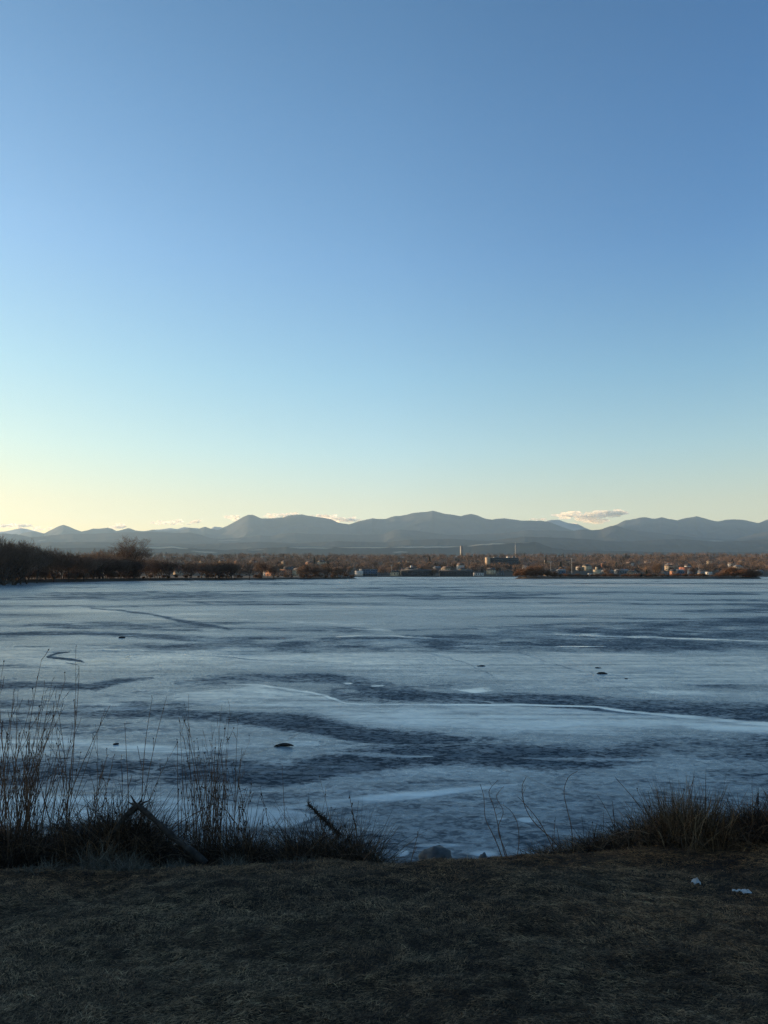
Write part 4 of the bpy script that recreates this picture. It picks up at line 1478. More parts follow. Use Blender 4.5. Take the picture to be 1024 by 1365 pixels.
cloud([(752, 687, 15, 4.0), (775, 690, 22, 5), (798, 687.5, 22, 5.5), (815, 686, 18, 5), (790, 694, 22, 4), (764, 684, 14, 3), (805, 683, 10, 2.5)], 13, 1, 'largest cloud, peach with a grey middle, in the dip left of the right peaks')
cloud([(722, 692, 9, 1.6), (712, 692.5, 8, 1.2)], 9, 2, 'tiny peach cloud just left of the largest cloud, touching the ridge')
cloud([(360, 687.5, 18, 2.4), (385, 686, 16, 2.2), (372, 689, 22, 1.8)], 11, 3, 'flat pale cloud between the two highest left summits')
cloud([(430, 688, 16, 2.4), (450, 690.5, 20, 3.2), (466, 693, 16, 3.0), (445, 693, 14, 3)], 11, 4, 'pale cloud sinking behind the ridge to the right of the left hand summits')
cloud([(10, 702, 16, 3), (30, 700.5, 16, 3), (52, 704.5, 16, 2.4)], 11, 5, 'grey and cream cloud at the far left edge above the trees')
cloud([(158, 701, 7, 3.4), (150, 703, 8, 2)], 8, 6, 'small cream puff between two rounded peaks on the left')
cloud([(215, 697.5, 14, 2.4), (236, 695, 12, 2.6), (262, 696, 10, 2.4), (240, 699, 20, 1.4)], 9, 7, 'thin broken cream cloud over the low saddle left of the high summits')
cloud([(310, 691, 5, 3.2), (316, 688, 4, 2)], 8, 8, 'small bright puff touching the left slope of the first high summit')

# ---------------------------------------------------------------- haze
hm = bpy.data.materials.new('haze')
hm.use_nodes = True
hn = hm.node_tree
for n_ in list(hn.nodes):
    if n_.type != 'OUTPUT_MATERIAL':
        hn.nodes.remove(n_)
pv = hn.nodes.new('ShaderNodeVolumePrincipled')
pv.inputs['Color'].default_value = (0.52, 0.78, 1.0, 1)
pv.inputs['Density'].default_value = 1.95e-5
pv.inputs['Density Attribute'].default_value = ''
pv.inputs['Anisotropy'].default_value = 0.2
hn.links.new(pv.outputs[0], [n_ for n_ in hn.nodes if n_.type == 'OUTPUT_MATERIAL'][0].inputs['Volume'])
V, F = boxes([(-23100, 23100, -6200, 33800, -4.2, 2500)])
obj('haze', make_mesh('haze', V, F, hm), kind='stuff')

# ---------------------------------------------------------------- things frozen into the ice
M['debris'] = noise_mat('wet_black_wood', (0.008, 0.008, 0.008), (0.03, 0.025, 0.02), 20, 0.7)
M['stone'] = noise_mat('grey_shore_stone', (0.07, 0.072, 0.072), (0.16, 0.16, 0.15), 9, 0.85, 0.6, bscale=22, bdist=0.02)


def rock(name, px, py, size, label, seed, cat='rock', mat_='stone', z=None, loc=None):
    p = on_plane(px, py, ICE) if loc is None else np.array(loc)
    v = IV3.copy()
    n = 1 + 0.55 * fbm(v[:, 0] * 1.1 + seed, v[:, 2] * 1.1 + v[:, 1] + seed, 3) + 0.12 * fbm(v[:, 0] * 5, v[:, 1] * 5 + seed, 3)
    v = v * n[:, None]
    v = np.round(v * 3.2) / 3.2 * 0.35 + v * 0.65
    v = v * np.array(size)
    v[:, 2] = np.maximum(v[:, 2], -size[2] * 0.25)
    o = obj(name, make_mesh(name, v, [IF3], M[mat_], smooth=False), loc=(p[0], p[1], p[2] + size[2] * 0.1))
    tag(o, label, cat)
    return o


def ice_stick(px, py, parts, label, r_):
    p = on_plane(px, py, ICE)
    segs = []
    for (x0, x1, z0, z1, k) in parts:
        n = 5
        for q in range(n):
            t0, t1 = q / n, (q + 1) / n
            segs.append((x0 + (x1 - x0) * t0, 0.05 * math.sin(4 * t0), z0 + (z1 - z0) * t0, x0 + (x1 - x0) * t1, 0.05 * math.sin(4 * t1), z0 + (z1 - z0) * t1, r_ * k * (0.6 + math.sin(3.1 * t0)), r_ * k * (0.6 + math.sin(3.1 * t1))))
    V, F = tubes(segs, 7)
    o = obj('driftwood', make_mesh('driftwood', V, [F], M['debris']), loc=tuple(p + np.array([0, 0, 0.01])))
    tag(o, label, 'driftwood')


rock('stone', 803, 898, (0.16, 0.12, 0.055), 'dark lump on the smooth ice, the larger one on the right', 3, 'lump', 'debris')
rock('stone', 797, 890.5, (0.09, 0.07, 0.025), 'tiny dark fleck on the ice just behind the larger right hand lump', 4, 'lump', 'debris')
rock('stone', 835, 905, (0.05, 0.04, 0.02), 'smallest dark speck on the ice, right of the larger right hand lump', 14, 'lump', 'debris')
rock('stone', 642, 888, (0.14, 0.10, 0.03), 'flat dark lump on the smooth ice right of the middle', 5, 'lump', 'debris')
rock('stone', 163, 850.5, (0.17, 0.12, 0.07), 'dark lump on the far dark band of ice on the left', 6, 'lump', 'debris')
rock('stone', 155, 992.5, (0.055, 0.045, 0.030), 'small black stone on the pale ice left, behind the weeds', 7, 'lump', 'debris')
ice_stick(380, 995.5, [(-0.16, 0.13, 0.01, 0.03, 1.0), (-0.05, 0.16, 0.02, 0.02, .7), (-0.20, -0.10, 0.0, 0.01, .5)], 'black flat piece of driftwood frozen on the pale ice left of the middle', 0.022)

# ---------------------------------------------------------------- bank: rocks, log, litter
rock('shore_rock', 0, 0, (0.165, 0.14, 0.16), 'largest grey rock at the water edge, in the middle of the shore', 2.5, loc=(0.575, 8.62, ICE + 0.085))
rock('shore_rock', 0, 0, (0.05, 0.05, 0.10), 'small pointed dark rock right of the largest grey rock', 9, loc=(1.04, 8.35, ICE + 0.17))
rock('shore_rock', 0, 0, (0.28, 0.16, 0.10), 'low flat dark rock beneath the small pointed one', 12, loc=(1.02, 8.3, ICE + 0.10))
rock('shore_rock', 0, 0, (0.16, 0.12, 0.09), 'low rounded dark rock left of the largest grey rock', 15, loc=(0.12, 8.3, ICE + 0.12))
rock('shore_rock', 0, 0, (0.09, 0.08, 0.045), 'dark rock half under the dry grass right of the pointed rock', 18, loc=(1.38, 8.2, ICE + 0.1))

M['logbark'] = noise_mat('weathered_log_bark', (0.010, 0.008, 0.007), (0.055, 0.044, 0.035), 22, 0.9, 0.8, bscale=40, bdist=0.01)
a, b = at(183, 1074, 6.62), at(275, 1152, 6.40)
segs = []
n = 14
for q in range(n):
    t0, t1 = q / n, (q + 1) / n
    f = lambda t: a * (1 - t) + b * t + np.array([0.004 * math.sin(9 * t), 0, 0.004 * math.sin(6 * t + 1)])
    g_ = lambda t: 0.020 + 0.012 * t + 0.004 * math.sin(17 * t) + 0.003 * math.sin(41 * t)
    segs.append((*f(t0), *f(t1), g_(t0), g_(t1)))
root = bpy.data.objects.new('fallen_log', None)
COL.objects.link(root)
root.location = tuple(b)
V, F = tubes(segs, 10)
obj('trunk', make_mesh('fallen_log_trunk', V - b, [F], M['logbark']), root)
sg = []
for q, (dx, dz, L) in enumerate([(-0.75, -0.85, 0.5), (-0.35, 0.8, 0.10), (0.6, 0.8, 0.07), (0.95, 0.35, 0.12), (-1, 0.15, 0.09)]):
    p = a.copy()
    d = np.array([dx, 0.15 * (q - 2), dz])
    d /= np.linalg.norm(d)
    for w_ in range(4):
        p2 = p + d * L / 4 + rng.normal(size=3) * 0.006
        sg.append((*p, *p2, 0.030 * (1 - w_ / 5) if q == 0 else 0.014 * (1 - w_ / 5), 0.030 * (1 - (w_ + 1) / 5) if q == 0 else 0.014 * (1 - (w_ + 1) / 5)))
        p = p2
V, F = tubes(sg, 6)
obj('broken_branch', make_mesh('fallen_log_broken_branch', V - b, [F], M['logbark']), root)
tag(root, 'dark fallen log leaning up out of the weeds on the left bank', 'log')

# crumpled paper litter
M['paper'] = noise_mat('white_tissue', (0.36, 0.37, 0.38), (0.52, 0.53, 0.53), 30, 0.8)


def litter(name, px, py, w_, h_, seed, label, strip=None):
    # find the ground under the pixel
    for Y in np.arange(3.0, 7.0, 0.01):
        p = at(px, py, Y)
        if p[2] <= float(bank(np.array([p[0]]), np.array([p[1]]))[0]):
            break
    n = 22
    uu, vv = np.meshgrid(np.linspace(-1, 1, n), np.linspace(-1, 1, n))
    rr = 1 + 0.35 * fbm(uu * 2 + seed, vv * 2, 3)
    X = uu * w_ * rr
    Yv = vv * w_ * 0.8 * rr + 0.01 * fbm(uu * 3, vv * 3 + seed, 3)
    Z = h_ * (1 - 0.55 * (uu ** 2 + vv ** 2)) * (0.8 + 1.0 * np.abs(fbm(uu * 1.8 + seed, vv * 1.8 + 9, 4))) + 0.012
    Z = np.maximum(Z, 0.004 + 0.004 * np.abs(uu))
    V = np.stack([X, Yv, Z], -1).reshape(-1, 3)
    V2 = V.copy()
    V2[:, 2] -= 0.002
    i = np.arange(n - 1)[:, None] * n
    j = np.arange(n - 1)[None, :]
    F = np.stack([i + j, i + j + 1, i + n + j + 1, i + n + j], -1).reshape(-1, 4)
    F = np.concatenate([F, F[:, ::-1] + n * n])
    root = obj(name, make_mesh(name, np.concatenate([V, V2]), [F], M['paper']), loc=tuple(p), rz=seed)
    tag(root, label, 'litter')
    if strip:
        sg = []
        q0 = np.array([-w_ * 0.8, 0, 0.02])
        for k in range(7):
            q1 = q0 + np.array([-0.010, 0.004 * math.sin(k * 2.0), 0.008 * math.sin(k * 1.7)])
            sg.append((*q0, *q1, 0.007, 0.006))
            q0 = q1
        V, F = tubes(sg, 5)
        obj('twisted_end', make_mesh('twisted_end', V, [F], M['paper']), root)


litter('crumpled_tissue', 928, 1180, 0.026, 0.034, 0.3, 'crumpled white tissue ball on the dry turf, left one of two pieces of litter')
litter('torn_paper', 995, 1192, 0.030, 0.018, 0.0, 'torn white paper scrap with a twisted end on the dry turf, right piece of litter', True)


# ---------------------------------------------------------------- grass and weeds
def blades(base, direc, L, wd, col, droop, nseg=3):
    """many curved blades in one go. base (n,3), direc (n,3) unit, L (n), wd (n), col (n,3), droop (n)"""
    n = len(base)
    side = np.cross(direc, np.array([0, 0, 1.0]) + 0.4 * rng.normal(size=(n, 3)))
    side /= np.maximum(np.linalg.norm(side, axis=1, keepdims=True), 1e-6)
    V = np.zeros((n, 2 * nseg + 1, 3))
    hor = direc.copy()
    hor[:, 2] = 0
    for k in range(nseg + 1):
        t = k / nseg
        c = base + direc * (L * t)[:, None]
        c[:, 2] -= droop * L * t * t
        c += hor * (0.35 * droop * L * t * t)[:, None]
        if k < nseg:
            ww = wd * (1 - 0.55 * t) * 0.5
            V[:, 2 * k] = c - side * ww[:, None]
            V[:, 2 * k + 1] = c + side * ww[:, None]
        else:
            V[:, 2 * nseg] = c
    b = (np.arange(n) * (2 * nseg + 1))[:, None]
    Q = [np.concatenate([b + 2 * k, b + 2 * k + 1, b + 2 * k + 3, b + 2 * k + 2], 1) for k in range(nseg - 1)]
    T = np.concatenate([b + 2 * nseg - 2, b + 2 * nseg - 1, b + 2 * nseg], 1)
    cc = np.repeat(col, 2 * nseg + 1, axis=0)
    return V.reshape(-1, 3), (np.concatenate(Q) if Q else np.zeros((0, 4), int)), T, cc


M['blade'] = noise_mat('dead_turf_blade', (0.8, 0.8, 0.8), (1.2, 1.2, 1.2), 1.2, 0.85, attr=True, spec=0.25)
rg = np.random.default_rng(77)


def turf_layer(name, n, Lr, wr, lift, c_lo, c_hi, tp, label, thresh):
    Y = rg.uniform(2.6, 7.1, n)
    Y = Y[rg.random(n) < (7.6 / (Y + 2.0)) * 0.75]
    n = len(Y)
    X = rg.uniform(-1, 1, n) * (0.62 * Y + 1.6)
    e = np.interp(X, EDGE_X, EDGE_Y)
    ok = Y < e + 0.5
    X, Y, e = X[ok], Y[ok], e[ok]
    n = len(X)
    clump = fbm(X * 1.5 + 4, Y * 2.2, 4)
    tuft = fbm(X * 11 + 9, Y * 14, 3)
    ok = rg.random(n) < sstep(thresh - 0.35, thresh + 0.25, clump * 0.5 + tuft * 0.9)
    X, Y, e, clump, tuft = X[ok], Y[ok], e[ok], clump[ok], tuft[ok]
    n = len(X)
    Z = bank(X, Y) + 0.003 + np.clip(tuft, 0, 1) * 0.02 * rg.random(n)
    ang = 2.2 * fbm(X * 0.7 + 20, Y * 0.7, 2) + 1.6 * fbm(X * 3 + 2, Y * 3, 2) + rg.normal(size=n) * 0.65 + 0.2 + math.pi * (rg.random(n) < 0.4)
    el = np.abs(rg.normal(size=n)) * lift + 0.06 + 0.4 * (rg.random(n) < 0.05)
    rim = sstep(-0.45, -0.05, Y - e)
    el += 0.35 * rim * rg.random(n)
    d = np.stack([np.cos(ang) * np.cos(el), np.sin(ang) * np.cos(el), np.sin(el)], 1)
    L = rg.uniform(*Lr, n) * (1 + 0.4 * np.clip(clump, -0.6, 1)) * (1 + 0.5 * rim)
    wd = rg.uniform(*wr, n)
    tone = rg.random((n, 1)) ** tp
    col = np.array([c_lo]) * (1 - tone) + np.array([c_hi]) * tone
    brown = np.clip(sstep(0.2, 3.2, X) * 0.6 + sstep(-0.9, -0.1, Y - e) * 0.7 + 0.5 * fbm(X * 0.8, Y * 0.8 + 30, 3), 0, 1)[:, None]
    col = col * (1 - brown) * np.array([[0.92, 1.02, 1.0]]) + col * brown * np.array([[1.2, 0.96, 0.70]])
    col *= np.clip(0.82 + 0.5 * clump + 0.75 * tuft, 0.25, 2)[:, None]
    V, Q, T, cc = blades(np.stack([X, Y, Z], 1), d, L, wd, np.clip(col, 0.006, 0.5), 0.25 + 0.5 * rg.random(n), 2)
    return V, Q, T, cc


A1 = turf_layer('a', 1000000, (0.018, 0.044), (0.0018, 0.0036), 0.18, (0.028, 0.018, 0.011), (0.36, 0.222, 0.125), 1.9, '', -0.80)
A2 = turf_layer('b', 60000, (0.03, 0.07), (0.0016, 0.003), 0.2, (0.10, 0.065, 0.038), (0.52, 0.34, 0.19), 2.0, '', 0.1)
nv = len(A1[0])
obj('dry_turf', make_mesh('dry_turf', np.concatenate([A1[0], A2[0]]), [np.concatenate([A1[1], A2[1] + nv]), np.concatenate([A1[2], A2[2] + nv])], M['blade'],
                          cols=np.concatenate([A1[3], A2[3]])), label='short matted dead grass covering the dark bank in the foreground', cat='grass', kind='stuff')


def stems_of(base, top_z, n, spread, seed, lean=(0, 0), hvar=0.35, r_=0.0048, branchy=0.5, arch=0.1, seeds=False):
    """upright dead stalks with side shoots; local coordinates round base"""
    rnd = np.random.default_rng(seed)
    segs, tips = [], []
    H = top_z - base[2]
    for k in range(n):
        ox, oy = rnd.normal() * spread * 0.5, rnd.normal() * spread * 0.5
        x0, y0 = base[0] + ox, base[1] + oy
        z0 = float(bank(np.array([x0]), np.array([y0]))[0]) - 0.02
        h = max(0.12, (top_z - z0) * (1 if k == 0 else 1 - hvar * rnd.random() ** 0.7 * 1.6))
        p = np.array([x0, y0, z0]) - base
        d = np.array([lean[0] + rnd.normal() * 0.09 + ox * 0.35, lean[1] + rnd.normal() * 0.08, 1.0])
        d /= np.linalg.norm(d)
        m_ = 10
        bend = np.array([rnd.normal() * arch, rnd.normal() * arch * 0.5, 0]) / m_
        rr = r_ * (0.75 + 0.5 * rnd.random())
        for q in range(m_):
            p2 = p + d * h / m_ / max(d[2], 0.5)
            segs.append((*p, *p2, rr * (1.15 - 0.85 * q / m_), rr * (1.15 - 0.85 * (q + 1) / m_)))
            if q > 2 and rnd.random() < branchy:
                dd = d + perp(d, rnd) * (0.35 + 0.35 * rnd.random())
                dd /= np.linalg.norm(dd)
                L = h * (0.08 + 0.22 * rnd.random()) * (1.1 - q / m_)
                pp = p2
                for w_ in range(3):
                    dd = dd + np.array([0, 0, 0.18])
                    dd /= np.linalg.norm(dd)
                    pq = pp + dd * L / 3
                    segs.append((*pp, *pq, rr * 0.5, rr * 0.35))
                    if seeds or rnd.random() < 0.25:
                        tips.append(pq)
                    pp = pq
            if seeds and q > 4:
                tips.append(p2 + rnd.normal(size=3) * 0.006)
            p = p2
            d = d + bend + rnd.normal(size=3) * 0.018
            d /= np.linalg.norm(d)
    return np.array(segs), tips


def tangle(base, rx, ry, h, n, seed, c1, c2, Lr=(0.15, 0.5), wr=(0.003, 0.007), up=0.6, lean=(0, 0), droop=(0.2, 0.9)):
    rnd = np.random.default_rng(seed)
    a = rnd.normal(size=(n, 2)) * 0.5
    X = base[0] + a[:, 0] * rx
    Y = base[1] + a[:, 1] * ry
    Z = bank(X, Y) - 0.01 + np.abs(rnd.normal(size=n)) * h * 0.35 * np.exp(-np.abs(a[:, 0]) * 0.8)
    d = rnd.normal(size=(n, 3))
    d[:, 2] = np.abs(d[:, 2]) * up + up * 0.8
    d[:, 0] += lean[0]
    d[:, 1] += lean[1]
    d /= np.linalg.norm(d, axis=1, keepdims=True)
    L = rnd.uniform(*Lr, n) * (0.5 + 0.8 * np.exp(-a[:, 0] ** 2 * 0.6)) * np.clip(0.85 + 0.8 * fbm(X * 5 + 3, Y * 0 + 8, 3), 0.35, 1.05)
    wd = rnd.uniform(*wr, n)
    t = rnd.random((n, 1)) ** 2.2
    col = np.array([c1]) * (1 - t) + np.array([c2]) * t
    return blades(np.stack([X, Y, Z], 1) - base, d, L, wd, col, rnd.uniform(*droop, n), 4)


M['stalk'] = noise_mat('dead_stalk', (0.05, 0.029, 0.018), (0.19, 0.105, 0.06), 6, 0.9)
M['seed'] = noise_mat('dry_seed_head', (0.022, 0.016, 0.012), (0.05, 0.036, 0.026), 30, 0.95)
DARK1, DARK2 = (0.016, 0.011, 0.008), (0.16, 0.095, 0.050)
TAN1, TAN2 = (0.055, 0.032, 0.017), (0.30, 0.175, 0.085)


def weed(name, px, Y, top, n, spread, seed, label, tang=None, cat='weed', **kw):
    x = px_to_x(px, Y)
    base = np.array([x, Y, float(bank(np.array([x]), np.array([Y]))[0])])
    root = bpy.data.objects.new(name, None)
    COL.objects.link(root)
    root.location = tuple(base)
    tag(root, label, cat)
    if n:
        tz = at(px, top, Y)[2]
        if n <= 8:
            tips = []
            rn = np.random.default_rng(seed + 99)
            for q in range(n):
                off = np.array([rn.normal() * spread * 0.5, rn.normal() * spread * 0.4, 0]) if q else np.zeros(3)
                hh = tz if q == 0 else tz - (tz - base[2]) * kw.get('hvar', 0.35) * 1.5 * rn.random() ** 0.7
                sg, tp_ = stems_of(base + off, hh, 1, 0, seed * 31 + q, **kw)
                sg[:, 0:3] += off
                sg[:, 3:6] += off
                tips += [t_ + off for t_ in tp_]
                V, F = tubes(sg, 4)
                obj('stem', make_mesh('stem', V, [F], M['stalk']), root)
        else:
            sg, tips = stems_of(base, tz, n, spread, seed, **kw)
            V, F = tubes(sg, 3)
            obj('stems', make_mesh(name + '_stems', V, [F], M['stalk']), root)
        if tips:
            tp = np.array(tips)
            m_ = len(tp)
            rnd = np.random.default_rng(seed + 1)
            oc = np.array([(1, 0, 0), (-1, 0, 0), (0, 1, 0), (0, -1, 0), (0, 0, 1.5), (0, 0, -1.5)])
            of = np.array([(0, 2, 4), (2, 1, 4), (1, 3, 4), (3, 0, 4), (2, 0, 5), (1, 2, 5), (3, 1, 5), (0, 3, 5)])
            s = rnd.uniform(0.003, 0.0075, (m_, 1, 1))
            V = (tp[:, None, :] + oc[None] * s + rnd.normal(size=(m_, 6, 3)) * 0.0012).reshape(-1, 3)
            F = (np.arange(m_)[:, None, None] * 6 + of[None]).reshape(-1, 3)
            obj('seed_heads', make_mesh(name + '_seed_heads', V, [F], M['seed']), root)
    if tang:
        rx, ry, h, m_, c1, c2, extra = tang
        V, Q, T, cc = tangle(base, rx, ry, h, m_, seed + 5, c1, c2, **extra)
        obj('dead_leaves', make_mesh(name + '_dead_leaves', V, [Q, T], M['leaf_attr'], cols=cc), root)
    return root


K = dict(Lr=(0.14, 0.62), up=1.0, wr=(0.002, 0.0065), droop=(0.1, 0.8))
weed('weed_clump', 14, 6.75, 880, 85, 0.34, 1, 'tallest weed clump at the left edge, a dense sheaf of thin bare stalks', (0.55, 0.35, 0.39, 5040, DARK1, DARK2, K), branchy=0.7, arch=0.25)
weed('weed_clump', 45, 6.9, 925, 20, 0.25, 2, 'thinner weed clump just right of the tallest one at the left edge', (0.5, 0.35, 0.45, 3779, DARK1, DARK2, K), branchy=0.6, arch=0.3)
weed('weed_clump', 98, 6.8, 903, 7, 0.22, 3, 'weed clump with one very long stalk leaning left high over the ice', (0.45, 0.3, 0.55, 3150, DARK1, DARK2, K), lean=(-0.14, 0), hvar=0.5, branchy=0.6, arch=0.12)
weed('weed_clump', 112, 7.0, 930, 20, 0.36, 4, 'bushy weed clump of many fine stalks left of the fallen log', (0.6, 0.35, 0.55, 5460, DARK1, (0.11, 0.065, 0.035), K), hvar=0.45, branchy=0.8, arch=0.25)
weed('weed_clump', 158, 6.8, 1000, 12, 0.30, 5, 'low dark weed clump between the bushy one and the fallen log', (0.55, 0.35, 0.52, 5040, DARK1, DARK2, K), branchy=0.8, arch=0.35)
weed('weed_clump', 182, 6.95, 928, 2, 0.10, 6, 'pair of long bare stalks rising above the top of the fallen log', (0.4, 0.3, 0.52, 2520, DARK1, DARK2, K), hvar=0.5, branchy=0.3, arch=0.12)
weed('weed_clump', 203, 7.0, 932, 1, 0.08, 7, 'single long stalk with a slight bend just right of the stalk pair', (0.35, 0.25, 0.55, 2310, DARK1, DARK2, K), hvar=0.6, branchy=0.3, arch=0.15)
weed('weed_clump', 205, 7.0, 1050, 17, 0.22, 16, 'rounded tuft of drooping dark twigs on the upper end of the fallen log', None, branchy=0.9, arch=1.1, hvar=0.3)
weed('weed_clump', 250, 7.05, 1000, 5, 0.24, 8, 'sparse thin weeds in the gap beside the fallen log', (0.40, 0.25, 0.16, 750, DARK1, DARK2, K), hvar=0.55, branchy=0.7, arch=0.25)
weed('weed_clump', 284, 6.9, 928, 46, 0.15, 9, 'tall narrow weed clump standing right of the fallen log', (0.30, 0.25, 0.30, 1800, DARK1, DARK2, K), hvar=0.35, branchy=0.6, arch=0.14, r_=0.0034)
weed('weed_clump', 305, 7.0, 960, 23, 0.22, 10, 'second weed clump right of the tall narrow one, slightly shorter', (0.35, 0.25, 0.28, 1950, DARK1, DARK2, K), hvar=0.5, branchy=0.7, arch=0.2)
weed('weed_clump', 345, 6.9, 1025, 20, 0.22, 11, 'weed clump with beaded seed stalks leaning left over its base', (0.45, 0.3, 0.26, 2700, DARK1, DARK2, K), lean=(-0.28, 0), hvar=0.5, branchy=0.5, arch=0.3, seeds=True)
weed('weed_clump', 388, 6.85, 1028, 1, 0.05, 12, 'lone straight stalk leaning left beside the low dark bramble', (0.5, 0.3, 0.16, 2100, DARK1, DARK2, K), lean=(-0.14, 0), hvar=0.8, branchy=0.15, arch=0.05, r_=0.004)
weed('weed_clump', 430, 6.8, 1110, 23, 0.4, 13, 'low dark bramble mound on the bank edge left of the middle', (0.5, 0.3, 0.19, 2100, DARK1, DARK2, K), branchy=0.8, arch=0.7)
weed('weed_clump', 460, 6.85, 1034, 2, 0.07, 14, 'upright stalk pair at the right end of the low bramble', (0.35, 0.22, 0.13, 944, DARK1, DARK2, K), hvar=0.6, branchy=0.5, arch=0.12, r_=0.0036)
weed('weed_clump', 483, 6.8, 1068, 2, 0.04, 15, 'curved leafy weed leaning left over the ice beside the upright stalk pair', (0.25, 0.2, 0.16, 750, DARK1, DARK2, K), lean=(-0.34, 0), hvar=0.4, branchy=0.8, arch=0.1, seeds=True)
weed('weed_stalk', 540, 8.0, 1108, 2, 0.03, 17, 'small bent twig standing at the water edge left of the grey rock', None, hvar=0.4, branchy=0.2, arch=0.5)

# fluffy broken cattail like stalk
rt = bpy.data.objects.new('broken_seed_stalk', None)
COL.objects.link(rt)
pa, pb, pc = at(411, 1072, 6.95), at(452, 1112, 6.95), at(437, 1140, 6.85)
rt.location = tuple(pc)
tag(rt, 'broken fuzzy seed stalk bent over to the left above the low bramble', 'weed')
n_ = 12
sg = [(*(pb * (1 - t) + pa * t), *(pb * (1 - t - 1 / n_) + pa * (t + 1 / n_)), .006 + .006 * math.sin(3 * t) * rng.random(), .006 + .006 * rng.random()) for t in np.arange(0, 0.999, 1 / n_)]
for q in range(420):
    t = rng.random() ** 1.3
    c = pb * (1 - t) + pa * t
    dd = rng.normal(size=3) * 0.022
    sg.append((*c, *(c + dd), .0035, .0015))
V, F = tubes(sg, 5)
obj('seed_head', make_mesh('seed_head', V - pc, [F], M['seed']), rt)
pm = pb * 0.35 + pa * 0.65
V, F = tubes([(*pc, *(pc * .5 + pm * .5 + np.array([.01, 0, 0])), .005, .004), (*(pc * .5 + pm * .5 + np.array([.01, 0, 0])), *pm, .004, .003)], 5)
obj('stem', make_mesh('stem', V - pc, [F], M['stalk']), rt)

# curved bare stems in the middle
def arc(name, pts, Y, r_, label):
    P = [at(px, py, Y) for px, py in pts]
    base = P[0].copy()
    base[2] = float(bank(np.array([base[0]]), np.array([Y]))[0])
    P[0] = base
    # smooth
    Q = []
    m_ = len(P)
    for i in range(m_ - 1):
        p0, p1, p2, p3 = P[max(i - 1, 0)], P[i], P[i + 1], P[min(i + 2, m_ - 1)]
        for t in np.linspace(0, 1, 5, endpoint=False):
            Q.append(0.5 * ((2 * p1) + (-p0 + p2) * t + (2 * p0 - 5 * p1 + 4 * p2 - p3) * t * t + (-p0 + 3 * p1 - 3 * p2 + p3) * t ** 3))
    Q.append(P[-1])
    sg = []
    for i in range(len(Q) - 1):
        t = i / len(Q)
        sg.append((*Q[i], *Q[i + 1], r_ * (1 - .6 * t), r_ * (1 - .6 * t - .02)))
        if i > 4 and rng.random() < 0.3:
            dd = rng.normal(size=3) * 0.03 + np.array([0, 0, 0.03])
            sg.append((*Q[i], *(Q[i] + dd), r_ * .4, r_ * .2))
    V, F = tubes(sg, 5)
    o = obj(name, make_mesh(name, V - base, [F], M['stalk']), loc=tuple(base))
    tag(o, label, 'stem')


arc('curved_stem', [(672, 1150), (664, 1128), (656, 1110), (647, 1090), (645, 1062), (640, 1045)], 6.75, .0045, 'leftmost bare stem curving left over the ice, in the middle group')
arc('curved_stem', [(676, 1148), (668, 1120), (663, 1095), (658, 1075), (652, 1055), (664, 1040)], 6.7, .004, 'bare stem with a wavy tip in the middle group, second from the left')
arc('curved_stem', [(680, 1148), (672, 1130), (664, 1105), (671, 1082), (662, 1062), (672, 1048)], 6.75, .0038, 'bare stem bowing right in the middle group, third from the left')
arc('curved_stem', [(688, 1146), (692, 1120), (689, 1095), (680, 1080), (668, 1072)], 6.8, .0035, 'bare stem arching back to the left, rightmost in the middle group')
arc('curved_stem', [(760, 1145), (735, 1118), (712, 1096), (700, 1075), (696, 1050), (702, 1035)], 6.85, .005, 'long bare stem sweeping left out of the dry grass, ending upright')
arc('curved_stem', [(765, 1130), (762, 1105), (756, 1078), (752, 1055), (758, 1036), (770, 1028)], 7.0, .0045, 'bare stem with hooked tip rising above the left end of the dry grass')
arc('curved_stem', [(745, 1140), (722, 1100), (700, 1072), (690, 1062)], 6.9, .0042, 'shorter bare stem leaning left below the long sweeping one')
arc('curved_stem', [(880, 1120), (862, 1090), (845, 1065), (828, 1045), (820, 1036)], 7.0, .0042, 'dark bare stem leaning left out of the middle of the dry grass')

# dry grass clumps on the right
G = dict(Lr=(0.22, 0.55), wr=(0.003, 0.006), up=1.1, droop=(0.05, 0.7))


def tuft_(name, px, Y, rx, h, n, seed, label, c1, c2, extra, stems=0, top=0):
    return weed(name, px, Y, top, stems, rx * 0.8, seed, label, (rx, 0.32, h, n, c1, c2, extra), cat='grass clump', hvar=0.5, branchy=0.3, arch=0.35)


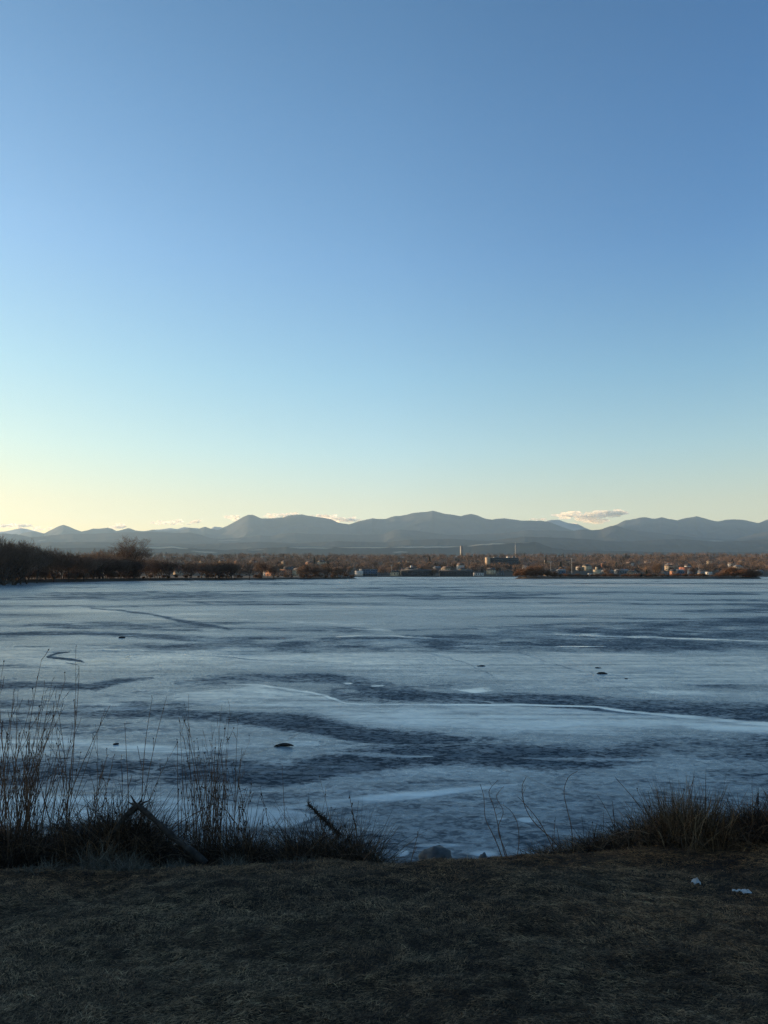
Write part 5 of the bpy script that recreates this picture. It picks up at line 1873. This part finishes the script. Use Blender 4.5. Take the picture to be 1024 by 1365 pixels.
tuft_('grass_clump', 735, 7.3, 0.38, 0.14, 2200, 31, 'low brown grass clump at the water edge, left end of the dry grass', TAN1, TAN2, dict(Lr=(0.08, 0.26), up=0.7, droop=(0.1, 0.8)), 6, 1085)
tuft_('grass_clump', 790, 7.1, 0.5, 0.2, 3600, 32, 'low tangled brown grass clump, second from the left in the dry grass', DARK1, (0.24, 0.14, 0.07), dict(Lr=(0.14, 0.40), up=0.8, lean=(-0.3, 0)), 12, 1070)
tuft_('grass_clump', 845, 7.0, 0.45, 0.22, 3400, 33, 'dark leaning grass clump left of the tall tan clump', DARK1, (0.25, 0.14, 0.07), dict(Lr=(0.18, 0.44), up=0.9, lean=(-0.35, 0), droop=(0.1, 0.8)), 16, 1052)
tuft_('grass_clump', 888, 6.95, 0.20, 0.16, 1500, 34, 'tallest tan grass clump standing upright in the right hand grass', TAN1, (0.30, 0.20, 0.11), dict(Lr=(0.26, 0.56), up=2.0, wr=(0.003, 0.007), droop=(0.0, 0.7)), 8, 1035)
tuft_('grass_clump', 922, 6.95, 0.28, 0.18, 2000, 35, 'tan and brown grass clump immediately right of the tallest tan one', TAN1, TAN2, dict(Lr=(0.22, 0.52), up=1.5, droop=(0.0, 0.9)), 6, 1040)
tuft_('grass_clump', 962, 7.0, 0.34, 0.2, 2400, 36, 'dark brown grass clump between the tan clumps and the right edge', DARK1, (0.18, 0.10, 0.055), dict(Lr=(0.2, 0.5), up=1.3), 10, 1050)
tuft_('grass_clump', 1005, 6.95, 0.36, 0.26, 2800, 37, 'dense reddish dark grass clump at the right edge', DARK1, (0.20, 0.10, 0.05), dict(Lr=(0.25, 0.55), up=1.4), 14, 1022)
tuft_('grass_clump', 1050, 7.0, 0.4, 0.28, 2400, 38, 'grass clump cut off by the right edge of the picture', DARK1, (0.20, 0.11, 0.06), dict(Lr=(0.25, 0.55), up=1.5), 14, 1015)

# short pale tussocks in front of the left weeds
for k, (px, Y, rx, nn, Lr, lab) in enumerate([
        (140, 6.1, 0.14, 300, (0.10, 0.28), 'pale tussock with long thin blades in front of the dark left weeds'),
        (190, 6.05, 0.2, 700, (0.08, 0.20), 'rounded pale tussock in front of the fallen log, largest of the pale ones'),
        (60, 6.0, 0.35, 500, (0.05, 0.14), 'low pale grass fringe at the foot of the left weeds'),
        (245, 6.15, 0.2, 450, (0.05, 0.13), 'low pale tussock at the foot of the log'),
        (318, 6.15, 0.14, 350, (0.05, 0.13), 'small pale tussock in front of the tall narrow weeds'),
        (385, 6.15, 0.3, 350, (0.04, 0.09), 'thin pale grass fringe below the low bramble')]):
    weed('pale_tussock', px, Y, 0, 0, 0, 60 + k, lab, (rx, 0.12, 0.02, nn, (0.06, 0.055, 0.042), (0.20, 0.18, 0.14), dict(Lr=Lr, up=1.2, wr=(0.0015, 0.0035), droop=(0.1, 0.7))), cat='tussock')
